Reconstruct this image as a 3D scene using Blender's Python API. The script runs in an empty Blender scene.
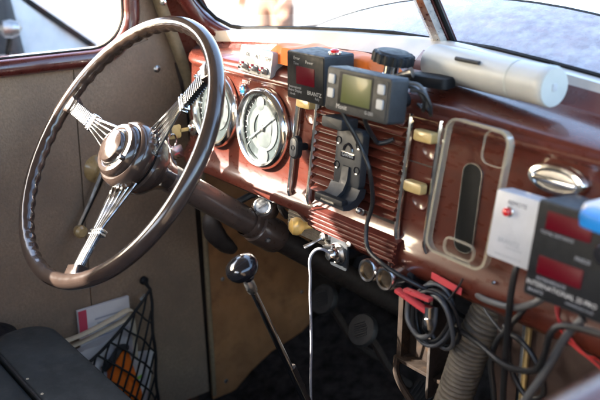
import bpy, bmesh, math, random
from mathutils import Matrix, Vector
random.seed(7)
S = bpy.context.scene
COL = S.collection
PI = math.pi
R = math.radians

# ------------------------------------------------------------------ camera, sky, sun, exposure
PITCH, HEAD = R(19.134), R(38.606)
fh = Vector((-math.cos(HEAD), math.sin(HEAD), 0))
cr = Vector((math.sin(HEAD), math.cos(HEAD), 0))
cf = fh * math.cos(PITCH) - Vector((0, 0, math.sin(PITCH)))
cu = fh * math.sin(PITCH) + Vector((0, 0, math.cos(PITCH)))
cd = bpy.data.cameras.new('camera'); cam = bpy.data.objects.new('camera', cd); COL.objects.link(cam)
cam.matrix_world = Matrix(((cr.x, cu.x, -cf.x, .8516), (cr.y, cu.y, -cf.y, -.7897), (cr.z, cu.z, -cf.z, 1.0884), (0, 0, 0, 1)))
cd.sensor_width = 36; cd.lens = 49.98; cd.clip_start = .02; cd.clip_end = 500
cd.dof.use_dof = True; cd.dof.focus_distance = 1.33; cd.dof.aperture_fstop = 4.3
S.camera = cam

SUN = Vector((-.62, -.73, .44)).normalized()          # towards the sun: it comes in at the driver's window
w = bpy.data.worlds.new('World'); S.world = w; w.use_nodes = True
nt = w.node_tree; bg = nt.nodes['Background']
sky = nt.nodes.new('ShaderNodeTexSky'); sky.sky_type = 'NISHITA'; sky.sun_disc = False
sky.sun_elevation = math.asin(SUN.z); sky.sun_rotation = math.atan2(SUN.x, SUN.y); sky.dust_density = 3.0; sky.air_density = 1.0
nt.links.new(sky.outputs[0], bg.inputs[0]); bg.inputs[1].default_value = .15
sd = bpy.data.lights.new('sun', 'SUN'); so = bpy.data.objects.new('sun', sd); COL.objects.link(so)
sd.energy = 3.5; sd.angle = R(.5); sd.color = (1, .93, .83)
so.rotation_euler = SUN.to_track_quat('Z', 'Y').to_euler(); so.location = (-4, -3, 5)
S.view_settings.view_transform = 'Standard'; S.view_settings.look = 'None'
S.view_settings.exposure = 3.36; S.view_settings.gamma = 1

# ------------------------------------------------------------------ materials
MT = {}
def mat(name, col, rough=.5, metal=0, coat=0, var=.12, vscale=30, bump=0, bscale=300, spec=.5, dust=0, emit=None, est=0, col2=None, c2scale=60, c2pos=(.55, .75), stretch=None, rvar=.15, sheen=0):
    m = bpy.data.materials.new(name); m.use_nodes = True; n = m.node_tree; b = n.nodes['Principled BSDF']
    b.inputs['Metallic'].default_value = metal; b.inputs['Coat Weight'].default_value = coat; b.inputs['Coat Roughness'].default_value = .08
    b.inputs['Specular IOR Level'].default_value = spec; b.inputs['Sheen Weight'].default_value = sheen
    tc = n.nodes.new('ShaderNodeTexCoord'); vec = tc.outputs['Object']
    if stretch:
        mp = n.nodes.new('ShaderNodeMapping'); mp.inputs['Scale'].default_value = stretch; n.links.new(vec, mp.inputs[0]); vec = mp.outputs[0]
    nz = n.nodes.new('ShaderNodeTexNoise'); nz.inputs['Scale'].default_value = vscale; nz.inputs['Detail'].default_value = 6; n.links.new(vec, nz.inputs[0])
    mr = n.nodes.new('ShaderNodeMapRange'); mr.inputs[1].default_value = .3; mr.inputs[2].default_value = .7; mr.inputs[3].default_value = 1 - var; mr.inputs[4].default_value = 1 + var
    n.links.new(nz.outputs[0], mr.inputs[0])
    mx = n.nodes.new('ShaderNodeMix'); mx.data_type = 'RGBA'; mx.blend_type = 'MULTIPLY'; mx.inputs[0].default_value = 1
    mx.inputs[6].default_value = (*col, 1); n.links.new(mr.outputs[0], mx.inputs[7]); out = mx.outputs[2]
    if col2:
        n2 = n.nodes.new('ShaderNodeTexNoise'); n2.inputs['Scale'].default_value = c2scale; n2.inputs['Detail'].default_value = 8; n2.inputs['Roughness'].default_value = .65; n.links.new(vec, n2.inputs[0])
        r2 = n.nodes.new('ShaderNodeMapRange'); r2.inputs[1].default_value = c2pos[0]; r2.inputs[2].default_value = c2pos[1]; n.links.new(n2.outputs[0], r2.inputs[0])
        m2 = n.nodes.new('ShaderNodeMix'); m2.data_type = 'RGBA'; n.links.new(r2.outputs[0], m2.inputs[0]); n.links.new(out, m2.inputs[6]); m2.inputs[7].default_value = (*col2, 1); out = m2.outputs[2]
    n.links.new(out, b.inputs['Base Color'])
    nr = n.nodes.new('ShaderNodeMapRange'); nr.inputs[1].default_value = .3; nr.inputs[2].default_value = .7
    nr.inputs[3].default_value = max(.02, rough * (1 - rvar)); nr.inputs[4].default_value = min(1, rough * (1 + rvar) + dust)
    nz3 = n.nodes.new('ShaderNodeTexNoise'); nz3.inputs['Scale'].default_value = vscale * 2.3; nz3.inputs['Detail'].default_value = 5; n.links.new(vec, nz3.inputs[0])
    n.links.new(nz3.outputs[0], nr.inputs[0]); n.links.new(nr.outputs[0], b.inputs['Roughness'])
    if bump:
        nb = n.nodes.new('ShaderNodeTexNoise'); nb.inputs['Scale'].default_value = bscale; nb.inputs['Detail'].default_value = 4; n.links.new(vec, nb.inputs[0])
        bp = n.nodes.new('ShaderNodeBump'); bp.inputs['Strength'].default_value = bump; bp.inputs['Distance'].default_value = .002
        n.links.new(nb.outputs[0], bp.inputs['Height']); n.links.new(bp.outputs[0], b.inputs['Normal'])
    if emit: b.inputs['Emission Color'].default_value = (*emit, 1); b.inputs['Emission Strength'].default_value = est
    MT[name] = m; return m
def clear(name, tint, k=.15, rough=.05, body=None, bodyk=0.0):
    """thin clear sheet: transparent, a Fresnel share of glossy and, for milky plastic, some diffuse body"""
    m = bpy.data.materials.new(name); m.use_nodes = True; n = m.node_tree
    for x in list(n.nodes):
        if x.type != 'OUTPUT_MATERIAL': n.nodes.remove(x)
    o = [x for x in n.nodes if x.type == 'OUTPUT_MATERIAL'][0]
    t = n.nodes.new('ShaderNodeBsdfTransparent'); t.inputs[0].default_value = (*tint, 1)
    g = n.nodes.new('ShaderNodeBsdfGlossy'); g.inputs['Roughness'].default_value = rough
    f = n.nodes.new('ShaderNodeLayerWeight'); f.inputs[0].default_value = .5
    p5 = n.nodes.new('ShaderNodeMath'); p5.operation = 'POWER'; p5.inputs[1].default_value = 4; n.links.new(f.outputs['Facing'], p5.inputs[0])
    a = n.nodes.new('ShaderNodeMath'); a.operation = 'MULTIPLY_ADD'; a.inputs[1].default_value = k*.95; a.inputs[2].default_value = k*.06; n.links.new(p5.outputs[0], a.inputs[0])
    x1 = n.nodes.new('ShaderNodeMixShader'); n.links.new(a.outputs[0], x1.inputs[0]); n.links.new(t.outputs[0], x1.inputs[1]); n.links.new(g.outputs[0], x1.inputs[2])
    last = x1.outputs[0]
    if body:
        d = n.nodes.new('ShaderNodeBsdfDiffuse'); d.inputs[0].default_value = (*body, 1)
        x2 = n.nodes.new('ShaderNodeMixShader'); x2.inputs[0].default_value = bodyk
        n.links.new(last, x2.inputs[1]); n.links.new(d.outputs[0], x2.inputs[2]); last = x2.outputs[0]
    n.links.new(last, o.inputs[0]); MT[name] = m; return m

mat('maroon', (.080, .0172, .0100), .28, coat=.45, spec=.3, var=.08, vscale=60, col2=(.060, .0130, .0082), c2scale=70, c2pos=(.45, .85), dust=.06, bump=.05, bscale=120, stretch=(.35, 1, 1))
mat('maroon_satin', (.078, .0150, .0095), .52, var=.2, vscale=60, spec=.25, col2=(.050, .012, .009), c2scale=110, c2pos=(.45, .8))
mat('maroon_trim', (.085, .016, .012), .25, coat=.9, var=.2, vscale=20, dust=.08)
mat('cowl_glare_paint', (.17, .125, .13), .22, coat=1, var=.3, vscale=40, dust=.12, col2=(.32, .31, .32), c2scale=60, c2pos=(.4, .7))  # maroon cowl lightened: sky glare put into the base colour, dust flecks over it
mat('hood_glare_paint', (.26, .25, .26), .25, coat=1, var=.2, vscale=12, dust=.2)  # pale base colour paints sky glare onto the hood
mat('chrome', (.80, .80, .79), .10, 1, var=.06, dust=.12)
mat('worn_chrome', (.62, .60, .56), .24, 1, var=.2, vscale=60, dust=.2, col2=(.30, .24, .17), c2scale=120, c2pos=(.58, .72))
mat('steel', (.35, .34, .33), .35, 1, var=.25, vscale=80, dust=.1)
mat('rusty_steel', (.026, .018, .014), .75, 0, spec=.15, var=.35, vscale=60, col2=(.06, .030, .012), c2scale=90, bump=.3, bscale=200)
mat('door_cloth', (.265, .188, .128), .72, var=.15, vscale=170, bump=.9, bscale=260, spec=.3, col2=(.205, .148, .106), c2scale=9, c2pos=(.4, .7))
mat('windlace_cloth', (.24, .18, .105), .8, var=.15, vscale=120, bump=.3, bscale=700)
mat('hardboard', (.34, .160, .062), .75, var=.22, vscale=14, bump=.15, bscale=220, col2=(.20, .090, .036), c2scale=18, c2pos=(.5, .75))
mat('wheel_plastic', (.052, .034, .027), .17, coat=.7, var=.15, vscale=40, dust=.06)
mat('column_paint', (.100, .066, .051), .28, coat=.6, var=.2, vscale=40, dust=.15)
mat('column_black', (.036, .028, .024), .4, var=.25, vscale=50, dust=.2)
mat('ivory', (.45, .33, .14), .35, coat=.3, var=.18, vscale=80)
mat('yellow_ivory', (.66, .42, .12), .3, coat=.4, var=.2, vscale=60)
mat('horn_brown', (.40, .27, .12), .3, coat=.4, var=.25, vscale=60)
mat('black_plastic', (.009, .010, .0125), .5, spec=.22, var=.15, vscale=50, bump=.08, bscale=900, dust=.1)
mat('grey_plastic', (.021, .024, .029), .48, spec=.4, var=.15, vscale=60, bump=.1, bscale=900, dust=.1)
mat('black_gloss', (.012, .012, .015), .12, coat=.8, var=.1)
mat('black_rubber', (.024, .024, .025), .6, var=.2, vscale=60, bump=.1, bscale=400)
mat('hose_rubber', (.135, .115, .088), .62, var=.3, vscale=70, bump=.3, bscale=300, col2=(.085, .07, .052), c2scale=40)
mat('white_plastic', (.40, .415, .42), .4, var=.05, vscale=40)
mat('white_box', (.41, .425, .46), .4, var=.05, vscale=60)
mat('cap_plastic', (.42, .45, .44), .4, var=.05)
mat('switch_plate', (.38, .39, .41), .4, .1, var=.08, vscale=60)
mat('button_grey', (.38, .40, .43), .5, var=.08)
mat('lcd', (.075, .088, .030), .40, var=.05, coat=.1, spec=.3)
mat('led_screen', (.028, .0006, .003), .4, coat=0, var=.12, vscale=300, spec=.15, emit=(.30, .0, .018), est=.025)
mat('red_lens', (.55, .01, .015), .15, coat=.8, var=.05)
mat('blue_lens', (.03, .22, .55), .1, coat=.8, var=.1, emit=(.05, .3, .8), est=.12)
mat('orange_fabric', (.92, .18, .006), .6, var=.1, vscale=50, sheen=.2)
mat('red_plastic', (.52, .065, .075), .3, coat=.4, var=.1)
mat('blue_plastic', (.01, .17, .48), .35, coat=.3, var=.15)
mat('dial_grey', (.048, .062, .064), .5, var=.2, vscale=40)
mat('dial_cream', (.135, .148, .146), .5, var=.15, vscale=60)
mat('print_dark', (.03, .03, .035), .6, var=.05)
mat('print_grey', (.30, .32, .36), .6, var=.05)
mat('print_white', (.50, .50, .50), .6, var=.05)
mat('seat_cloth', (.034, .040, .042), .62, var=.25, vscale=14, bump=.8, bscale=22, col2=(.080, .084, .082), c2scale=26, c2pos=(.50, .85))
mat('net_cord', (.008, .008, .009), .7, var=.2)
mat('paper', (.62, .60, .60), .7, var=.05, vscale=30)
mat('paper_print', (.34, .35, .40), .7, var=.1)
mat('pink_card', (.55, .055, .10), .6, var=.05)
mat('cream_strap', (.58, .50, .36), .75, var=.1, vscale=200, bump=.2, bscale=900)
mat('green_print', (.25, .55, .08), .6, var=.05)
mat('carpet', (.032, .030, .030), .95, var=.6, vscale=40, bump=.6, bscale=400, spec=.1)
mat('firewall_black', (.034, .026, .022), .85, var=.4, vscale=20, spec=.2)
mat('heater_brown', (.038, .020, .015), .5, var=.25, vscale=25, dust=.15)
mat('headliner', (.30, .25, .19), .9, var=.1)
mat('cable_black', (.014, .015, .017), .38, var=.15)
mat('cable_white', (.34, .34, .375), .8, var=.05)
mat('cable_grey', (.075, .078, .083), .4, var=.1)
mat('wire_red', (.45, .02, .02), .4, var=.1)
mat('car_white', (.80, .80, .80), .3, coat=.8, var=.03)
mat('car_glass_dark', (.42, .48, .52), .08, coat=.5, var=.1)
mat('tarmac', (.20, .195, .185), .9, var=.2, vscale=3, bump=.3, bscale=80)
mat('skin', (.42, .22, .14), .5, var=.08)
mat('denim', (.22, .30, .42), .8, var=.15)
mat('shirt', (.75, .74, .72), .8, var=.05)
mat('hair', (.05, .03, .02), .6, var=.2)
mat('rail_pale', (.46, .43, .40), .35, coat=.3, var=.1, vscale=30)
mat('sleeve_dark', (.13, .13, .135), .28, .85, var=.2, vscale=90)
mat('worn_plate', (.30, .25, .19), .42, .5, var=.3, vscale=90)
mat('socket_tan', (.26, .20, .13), .5, .3, var=.25, vscale=120)
mat('trousers', (.12, .062, .04), .85, var=.2)
mat('gasket', (.006, .006, .006), .6, var=.1, spec=.15)
clear('window_glass', (.97, .985, .98), .7)
clear('gauge_glass', (.96, .97, .97), 1.1, .06)
clear('clear_plastic', (.95, .955, .94), .10, .06, (.75, .74, .68), .004)
clear('clear_edge', (.93, .92, .86), 1.6, .12, (.85, .79, .66), .15)

# ------------------------------------------------------------------ geometry helpers: (verts, faces)
def xf(g, M): return ([M @ Vector(v) for v in g[0]], g[1])
def T(x, y, z): return Matrix.Translation((x, y, z))
def join(*gs):
    V, F = [], []
    for g in gs:
        o = len(V); V += list(g[0]); F += [tuple(i + o for i in f) for f in g[1]]
    return (V, F)
def fr(x, y, z, t=.09, yaw=0, roll=0):
    """frame on a panel that faces the cabin: local x right, y up the face (leaning back by t), z out of it"""
    M = Matrix(((1, 0, 0, 0), (0, math.sin(t), -math.cos(t), 0), (0, math.cos(t), math.sin(t), 0), (0, 0, 0, 1)))
    return T(x, y, z) @ Matrix.Rotation(yaw, 4, 'Z') @ M @ Matrix.Rotation(roll, 4, 'Z')
def aim(p, d):
    return T(*p) @ Vector(d).normalized().to_track_quat('Z', 'Y').to_matrix().to_4x4()
def rrect(w, h, r, n=5):
    P = []
    for cx, cy, a0 in ((w/2-r, h/2-r, 0), (-w/2+r, h/2-r, 90), (-w/2+r, -h/2+r, 180), (w/2-r, -h/2+r, 270)):
        for k in range(n + 1):
            a = R(a0 + 90 * k / n); P.append((cx + r * math.cos(a), cy + r * math.sin(a)))
    return P
def loft(rings, cap=True, closed=True):
    n = len(rings[0]); V = [Vector(p) for r in rings for p in r]; F = []
    for i in range(len(rings) - 1):
        for j in range(n if closed else n - 1):
            k = (j + 1) % n; F.append((i*n+j, i*n+k, (i+1)*n+k, (i+1)*n+j))
    if cap: F.append(tuple(range(n))[::-1]); F.append(tuple((len(rings)-1)*n + j for j in range(n)))
    return (V, F)
def slab(outline, z0, z1, bev=.001):
    """prism of a 2-D outline in local xy, from z0 to z1, with a softened front edge"""
    cx = sum(p[0] for p in outline)/len(outline); cy = sum(p[1] for p in outline)/len(outline)
    def inset(d):
        n = len(outline); o = []
        for i in range(n):
            a, b, c = Vector(outline[i-1]), Vector(outline[i]), Vector(outline[(i+1) % n])
            e1 = (b-a); e2 = (c-b)
            nn = Vector((-(e1.normalized()+e2.normalized()).y, (e1.normalized()+e2.normalized()).x))
            nn = nn.normalized() if nn.length > 1e-9 else Vector((0, 0))
            o.append((b.x + nn.x*d, b.y + nn.y*d))
        return o
    i1, i2 = inset(bev*.3), inset(bev)
    return loft([[(x, y, z0) for x, y in outline], [(x, y, z1-bev) for x, y in outline], [(x, y, z1-bev*.3) for x, y in i1], [(x, y, z1) for x, y in i2]])
def rbox(w, h, d, r=.004, bev=.0015, n=4):   # w,h in local xy, from z=-d to z=0
    return slab(rrect(w, h, r, n), -d, 0, bev)
def box(x0, x1, y0, y1, z0, z1, b=0):
    bm = bmesh.new(); bmesh.ops.create_cube(bm, size=1)
    for v in bm.verts: v.co = Vector(((x0+x1)/2 + v.co.x*(x1-x0), (y0+y1)/2 + v.co.y*(y1-y0), (z0+z1)/2 + v.co.z*(z1-z0)))
    if b: bmesh.ops.bevel(bm, geom=list(bm.edges), offset=b, segments=2, affect='EDGES', profile=.6)
    bm.verts.index_update(); g = ([v.co.copy() for v in bm.verts], [tuple(v.index for v in f.verts) for f in bm.faces]); bm.free(); return g
def lathe(prof, n=32, cap=True):
    rings = [[(max(r, 1e-5)*math.cos(2*PI*k/n), max(r, 1e-5)*math.sin(2*PI*k/n), z) for k in range(n)] for r, z in prof]
    return loft(rings, cap)
def smooth(P, sub=6, closed=False):
    P = [Vector(p) for p in P]; n = len(P); out = []
    for i in range(n if closed else n - 1):
        p0 = P[i-1] if (i or closed) else P[0]; p1 = P[i]; p2 = P[(i+1) % n]; p3 = P[(i+2) % n] if (closed or i+2 < n) else P[-1]
        for k in range(sub):
            t = k/sub
            out.append(.5*((2*p1) + (p2-p0)*t + (2*p0-5*p1+4*p2-p3)*t*t + (3*p1-p0-3*p2+p3)*t**3))
    if not closed: out.append(P[-1])
    return out
def tube(P, r, n=8, closed=False, sub=0, flat=1.0, up=None):
    if sub: P = smooth(P, sub, closed)
    P = [Vector(p) for p in P]; m = len(P); rings = []; N = None
    if isinstance(r, (list, tuple)) and len(r) != m:
        q = [i*(len(r)-1)/(m-1) for i in range(m)]
        r = [r[int(v)] + (r[min(int(v)+1, len(r)-1)] - r[int(v)])*(v-int(v)) for v in q]
    for i in range(m):
        t = (P[(i+1) % m] - P[i-1]) if closed else (P[min(i+1, m-1)] - P[max(i-1, 0)])
        t.normalize()
        if up is not None: N = Vector(up) - t*t.dot(Vector(up)); N.normalize()
        elif N is None: N = t.orthogonal().normalized()
        else: N = (N - t*N.dot(t)).normalized()
        B = t.cross(N); rr = r[i] if isinstance(r, (list, tuple)) else r
        rings.append([P[i] + N*rr*flat*math.cos(2*PI*k/n) + B*rr*math.sin(2*PI*k/n) for k in range(n)])
    if closed:
        rings.append(rings[0]); return loft(rings, False)
    return loft(rings)
def ringplate(inner, outer, z0, z1):   # flat ring between two outlines of the same count, in local xy
    n = len(inner); V = [(*p, z0) for p in inner] + [(*p, z0) for p in outer] + [(*p, z1) for p in inner] + [(*p, z1) for p in outer]; F = []
    for j in range(n):
        k = (j+1) % n
        F += [(j, n+j, n+k, k), (2*n+j, 2*n+k, 3*n+k, 3*n+j), (j, k, 2*n+k, 2*n+j), (n+j, 3*n+j, 3*n+k, n+k)]
    return ([Vector(v) for v in V], F)
def text(body, size, M, z=.0003, sx=1.0):
    c = bpy.data.curves.new('t', 'FONT'); c.body = body; c.size = size; c.align_x = 'CENTER'; c.align_y = 'CENTER'; c.resolution_u = 2
    o = bpy.data.objects.new('t', c); COL.objects.link(o)
    bpy.context.view_layer.update()
    me = o.evaluated_get(bpy.context.evaluated_depsgraph_get()).to_mesh()
    g = ([M @ Vector((v.co.x*sx, v.co.y, z)) for v in me.vertices], [tuple(p.vertices) for p in me.polygons])
    bpy.data.objects.remove(o); bpy.data.curves.remove(c); return g

def obj(name, g, m, parent=None, sharp=38, kind=None):
    V, F = g; lo = Vector((min(v[0] for v in V), min(v[1] for v in V), min(v[2] for v in V))); hi = Vector((max(v[0] for v in V), max(v[1] for v in V), max(v[2] for v in V)))
    c = (lo + hi)/2
    me = bpy.data.meshes.new(name); me.from_pydata([Vector(v) - c for v in V], [], F)
    bm = bmesh.new(); bm.from_mesh(me); bmesh.ops.recalc_face_normals(bm, faces=bm.faces); bm.to_mesh(me); bm.free()
    me.shade_smooth(); me.set_sharp_from_angle(angle=R(sharp)); me.materials.append(MT[m]); me.update()
    o = bpy.data.objects.new(name, me); COL.objects.link(o); put(o, c, parent)
    if kind: o['kind'] = kind
    return o
WORLD = {}
def put(o, c, parent):
    c = Vector(c); WORLD[o.name] = c
    o.location = c - (WORLD[parent.name] if parent else Vector((0, 0, 0))); o.parent = parent
def again(o, c, parent):    # another alike piece that shares the mesh
    k = o.copy(); COL.objects.link(k); put(k, c, parent); return k
def tag(o, label, cat, group=None):
    o['label'] = label; o['category'] = cat
    if group: o['group'] = group
    return o
def thing(name, loc, label, cat, group=None):
    o = bpy.data.objects.new(name, None); o.empty_display_size = .02; COL.objects.link(o); put(o, loc, None); return tag(o, label, cat, group)
def struct(name, g, m, sharp=38): return obj(name, g, m, None, sharp, 'structure')

# ------------------------------------------------------------------ the setting: ground, car shell, floor
GZ = -.36
struct('ground', ([(-120, -120, GZ), (120, -120, GZ), (120, 120, GZ), (-120, 120, GZ)], [(0, 1, 2, 3)]), 'tarmac')
struct('floor', box(-.62, .62, -1.5, .62, -.02, 0), 'carpet')
struct('firewall', box(-.64, .64, .60, .64, -.02, .82), 'firewall_black')
struct('roof', loft([[(-.66, y, 1.10 + dz), (-.58, y, 1.22 + dz), (-.3, y, 1.31 + dz), (0, y, 1.33 + dz), (.3, y, 1.31 + dz), (.58, y, 1.25 + dz), (.66, y, 1.20 + dz), (.60, y, 1.31 + dz), (.3, y, 1.37 + dz), (0, y, 1.39 + dz), (-.3, y, 1.37 + dz), (-.60, y, 1.31 + dz)] for y, dz in ((-.05, -.02), (-.4, .02), (-1.0, .03), (-1.7, -.02))]), 'headliner')
struct('cowl_side', box(-.66, -.625, .085, .64, -.05, .84), 'firewall_black')
struct('rear_bulkhead', box(-.64, .64, -1.56, -1.52, -.02, .95), 'headliner')
struct('rear_window_wall', join(box(-.64, -.36, -1.56, -1.52, .951, 1.32), box(.36, .64, -1.56, -1.52, .951, 1.32)), 'headliner')
struct('passenger_quarter', box(.63, .66, -1.55, -1.10, -.02, 1.22), 'door_cloth')
struct('quarter_panel', box(-.66, -.63, -1.55, -1.025, -.02, 1.2), 'door_cloth')
struct('transmission_tunnel', loft([[(-.17, y, .001), (-.14, y, .09), (-.06, y, .14), (.06, y, .14), (.14, y, .09), (.17, y, .001)] for y in (-.9, .2, .59)]), 'carpet')
struct('floor_mat', loft([[Vector((x, y, z)) for y, z in ((.10, -.01), (.177, .004), (.222, .037), (.283, .068), (.377, .090), (.50, .16), (.598, .30), (.598, .02), (.10, -.015))] for x in (-.604, -.3, 0, .3, .604)]), 'carpet')
# kick panel of brown hardboard ahead of the door, fixed with small screws
kp = struct('kick_panel', loft([[(-.612, .112, .0), (-.612, .405, .0), (-.612, .405, .70), (-.612, .10, .70)], [(-.606, .112, .0), (-.606, .405, .0), (-.606, .405, .70), (-.606, .10, .70)]]), 'hardboard')
sc = None
for y, z in ((.15, .035), (.15, .30), (.15, .55), (.38, .20), (.38, .45)):
    g = xf(lathe([(0, .0025), (.004, .002), (.0055, 0)], 10), aim((-.606, y, z), (1, 0, 0)))
    if sc is None: sc = obj('screw', g, 'steel', kp)
    else: again(sc, (-.605, y, z), kp)

# ------------------------------------------------------------------ driver's door
dr = thing('driver_door', (-.63, -.38, .0), 'driver door lined in brown pebbled leatherette with maroon window moulding', 'car door')
WY0, WY1, WZ0, WZ1 = -.932, -.045, .840, 1.085
op = [((WY0+WY1)/2 + p[0], (WZ0+WZ1)/2 + p[1]) for p in rrect(WY1-WY0, WZ1-WZ0, .075, 8)]
def outer(p):
    y, z = p; cy, cz = (WY0+WY1)/2, (WZ0+WZ1)/2
    if z < cz: return (y + (y-cy)*.17, .79)
    return (max(-.88, min(.03, y + (y-cy)*.17)), 1.24)
yzx = Matrix(((0, 0, 1, -.64), (1, 0, 0, 0), (0, 1, 0, 0), (0, 0, 0, 1)))    # local (x,y,z) -> (Y,Z,X)
def dpanel(pts, x0, x1):
    return loft([[(x0, y, z) for y, z in pts], [(x1, y, z) for y, z in pts]])
out = []
for p in op:
    y, z = p; cy, cz = (WY0+WY1)/2, (WZ0+WZ1)/2
    ty = ((WY1+.075-cy) if y > cy else (cy-WY0+.075))/max(abs(y-cy), 1e-6); tz = (WZ1 - cz + .045)/max(abs(z-cz), 1e-6)
    k = min(ty, tz); out.append((cy + (y-cy)*k, cz + (z-cz)*k))
fp = obj('upper_frame', xf(ringplate(op, out, 0, .022), yzx), 'door_cloth', dr)
# lower lining in two sewn panels that meet at an upright seam
obj('lining_panel', dpanel([(-1.03, .02), (-.168, .02), (-.158, .81), (-1.03, .81)], -.640, -.6165), 'door_cloth', dr)
obj('lining_panel', dpanel([(-.166, .02), (.108, .02), (.090, .50), (.080, .70), (.055, .81), (.038, .86), (-.156, .81)], -.640, -.6150), 'door_cloth', dr)
obj('lining_panel', dpanel([(.040, .80), (.068, .80), (.052, .86), (.020, .95), (-.012, 1.04), (-.04, 1.13), (-.09, 1.13), (-.035, .90)], -.640, -.6155), 'door_cloth', dr)
mo = [Vector((-.612, p[0]*1.0, p[1])) for p in [((WY0+WY1)/2 + q[0], (WZ0+WZ1)/2 + q[1]) for q in rrect(WY1-WY0+.026, WZ1-WZ0+.026, .085, 8)]]
fm = obj('window_moulding', tube(mo, .0165, 12, True), 'maroon_trim', dr)
gk = [Vector((-.615, p[0], p[1])) for p in [((WY0+WY1)/2 + q[0], (WZ0+WZ1)/2 + q[1]) for q in rrect(WY1-WY0-.006, WZ1-WZ0-.006, .07, 8)]]
obj('window_gasket', tube(gk, .0035, 6, True), 'gasket', dr)
obj('window_glass', xf(([(*p, -.004) for p in op], [tuple(range(len(op)))]), yzx), 'window_glass', dr)
obj('outer_skin', box(-.70, -.665, -1.03, .10, -.15, .835), 'maroon_trim', dr)
b_ = obj('lining_button', xf(lathe([(0, .005), (.004, .0045), (.007, .002), (.0085, 0)], 16), aim((-.616, .018, .792), (1, 0, 0))), 'worn_chrome', dr)
# window crank
ck = obj('crank_escutcheon', xf(lathe([(0, .016), (.012, .016), (.016, .012), (.026, .006), (.029, 0)], 28), aim((-.616, -.126, .612), (1, 0, 0))), 'horn_brown', dr)
obj('crank_arm', tube([(-.592, -.119, .626), (-.590, -.128, .607), (-.588, -.156, .56), (-.582, -.188, .515)], [.011, .012, .0088, .008], 10, flat=.7), 'chrome', dr)
obj('crank_knob', xf(lathe([(0, .027), (.008, .027), (.0125, .022), (.013, .014), (.009, .004), (.006, 0)], 20), aim((-.588, -.191, .509), (1, 0, 0))), 'horn_brown', dr)
# windlace cord round the door opening
wl = obj('windlace', tube([(-.596, -.03, 1.12), (-.597, .0, 1.0), (-.598, .030, .907), (-.598, .060, .83), (-.599, .083, .764), (-.602, .098, .64), (-.605, .106, .45), (-.607, .112, .2), (-.607, .116, .01)], [.0150]*5 + [.011] + [.006]*3, 10, sub=0), 'windlace_cloth')
tag(wl, 'beige fabric windlace cord up the front edge of the driver door opening', 'trim cord')

# ------------------------------------------------------------------ windshield: panes, frame, divider post; cowl and hood outside
def wbase(x):     # foot of the glass: a shallow V in plan, crowned in the middle
    a = abs(x)/.55; return Vector((x, .174 - .054*a, .903 - .010*a - .030*a*a))
def wup(x, s):    # s metres up the glass
    b = wbase(x); return Vector((b.x*(1 - .10*s), b.y - .56*s, b.z + .83*s))
ws = thing('windshield', (0, .15, .88), 'split V windshield with maroon frame and centre post', 'windshield')
for sgn in (-1, 1):
    xs = [sgn*(.018 + .527*k/12) for k in range(13)]
    e = lambda k, s: wup(xs[k], s)
    # outline with rounded outer corners
    ol = [wup(sgn*.018, .0)] + [wup(sgn*x, .004) for x in (.1, .2, .3, .4, .455)] + [wup(sgn*.495, .010), wup(sgn*.525, .03), wup(sgn*.542, .062), wup(sgn*.549, .11), wup(sgn*.549, .25), wup(sgn*.535, .31), wup(sgn*.50, .335)] + [wup(sgn*x, .345) for x in (.4, .3, .2, .1, .018)]
    obj('pane', ([v for v in ol], [tuple(range(len(ol)))]), 'window_glass', ws, kind=None)
    obj('gasket', tube([v + Vector((0, -.004, .002)) for v in ol], .004, 6, True), 'gasket', ws)
    sidepts = [wup(sgn*.455, -.012), wup(sgn*.505, -.004), wup(sgn*.542, .018), wup(sgn*.561, .055), wup(sgn*.567, .11), wup(sgn*.567, .25), wup(sgn*.56, .34)]
    obj('frame_side', tube([v + Vector((0, -.014, 0)) for v in sidepts], [.002, .012, .0165, .0165, .0165, .0165, .0165], 10, sub=4), 'maroon_trim', ws)
    # the painted garnish rail between the dash top and the glass
    lo_, hi_ = [], []
    rings = []
    for k in range(15):
        x = sgn*(.0 + .575*k/14); b = wbase(x); zt = .870 - .12*x*x
        rings.append([Vector((x, .103, zt - .012)), Vector((x, .101, zt + .001)), Vector((x, .106, zt + .006)), Vector((x, b.y - .030, b.z + .003)), Vector((x, b.y - .010, b.z + .004)), Vector((x, b.y - .006, b.z - .004)), Vector((x, b.y + .004, b.z - .016))])
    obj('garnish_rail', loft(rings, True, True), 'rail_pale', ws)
    fc = .55 if sgn > 0 else .12  # maroon foot cut short at left; pale rail there paints in glare
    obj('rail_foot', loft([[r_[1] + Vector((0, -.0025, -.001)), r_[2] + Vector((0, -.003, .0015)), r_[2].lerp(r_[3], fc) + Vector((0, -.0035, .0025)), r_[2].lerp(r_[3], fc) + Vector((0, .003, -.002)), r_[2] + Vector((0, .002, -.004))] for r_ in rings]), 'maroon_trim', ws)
pst = obj('divider_post', xf(slab([(-.013, 0), (-.010, -.009), (0, -.013), (.010, -.009), (.013, 0), (.006, .008), (-.006, .008)][::-1], 0, .36, .001), T(0, .166, .897) @ Matrix.Rotation(R(34), 4, 'X')), 'worn_chrome', ws)
obj('divider_cap', xf(slab([(-.019, .006), (-.013, -.004), (.013, -.004), (.019, .006)], 0, .36, .001), T(0, .172, .900) @ Matrix.Rotation(R(34), 4, 'X')), 'maroon_trim', ws)
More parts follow.
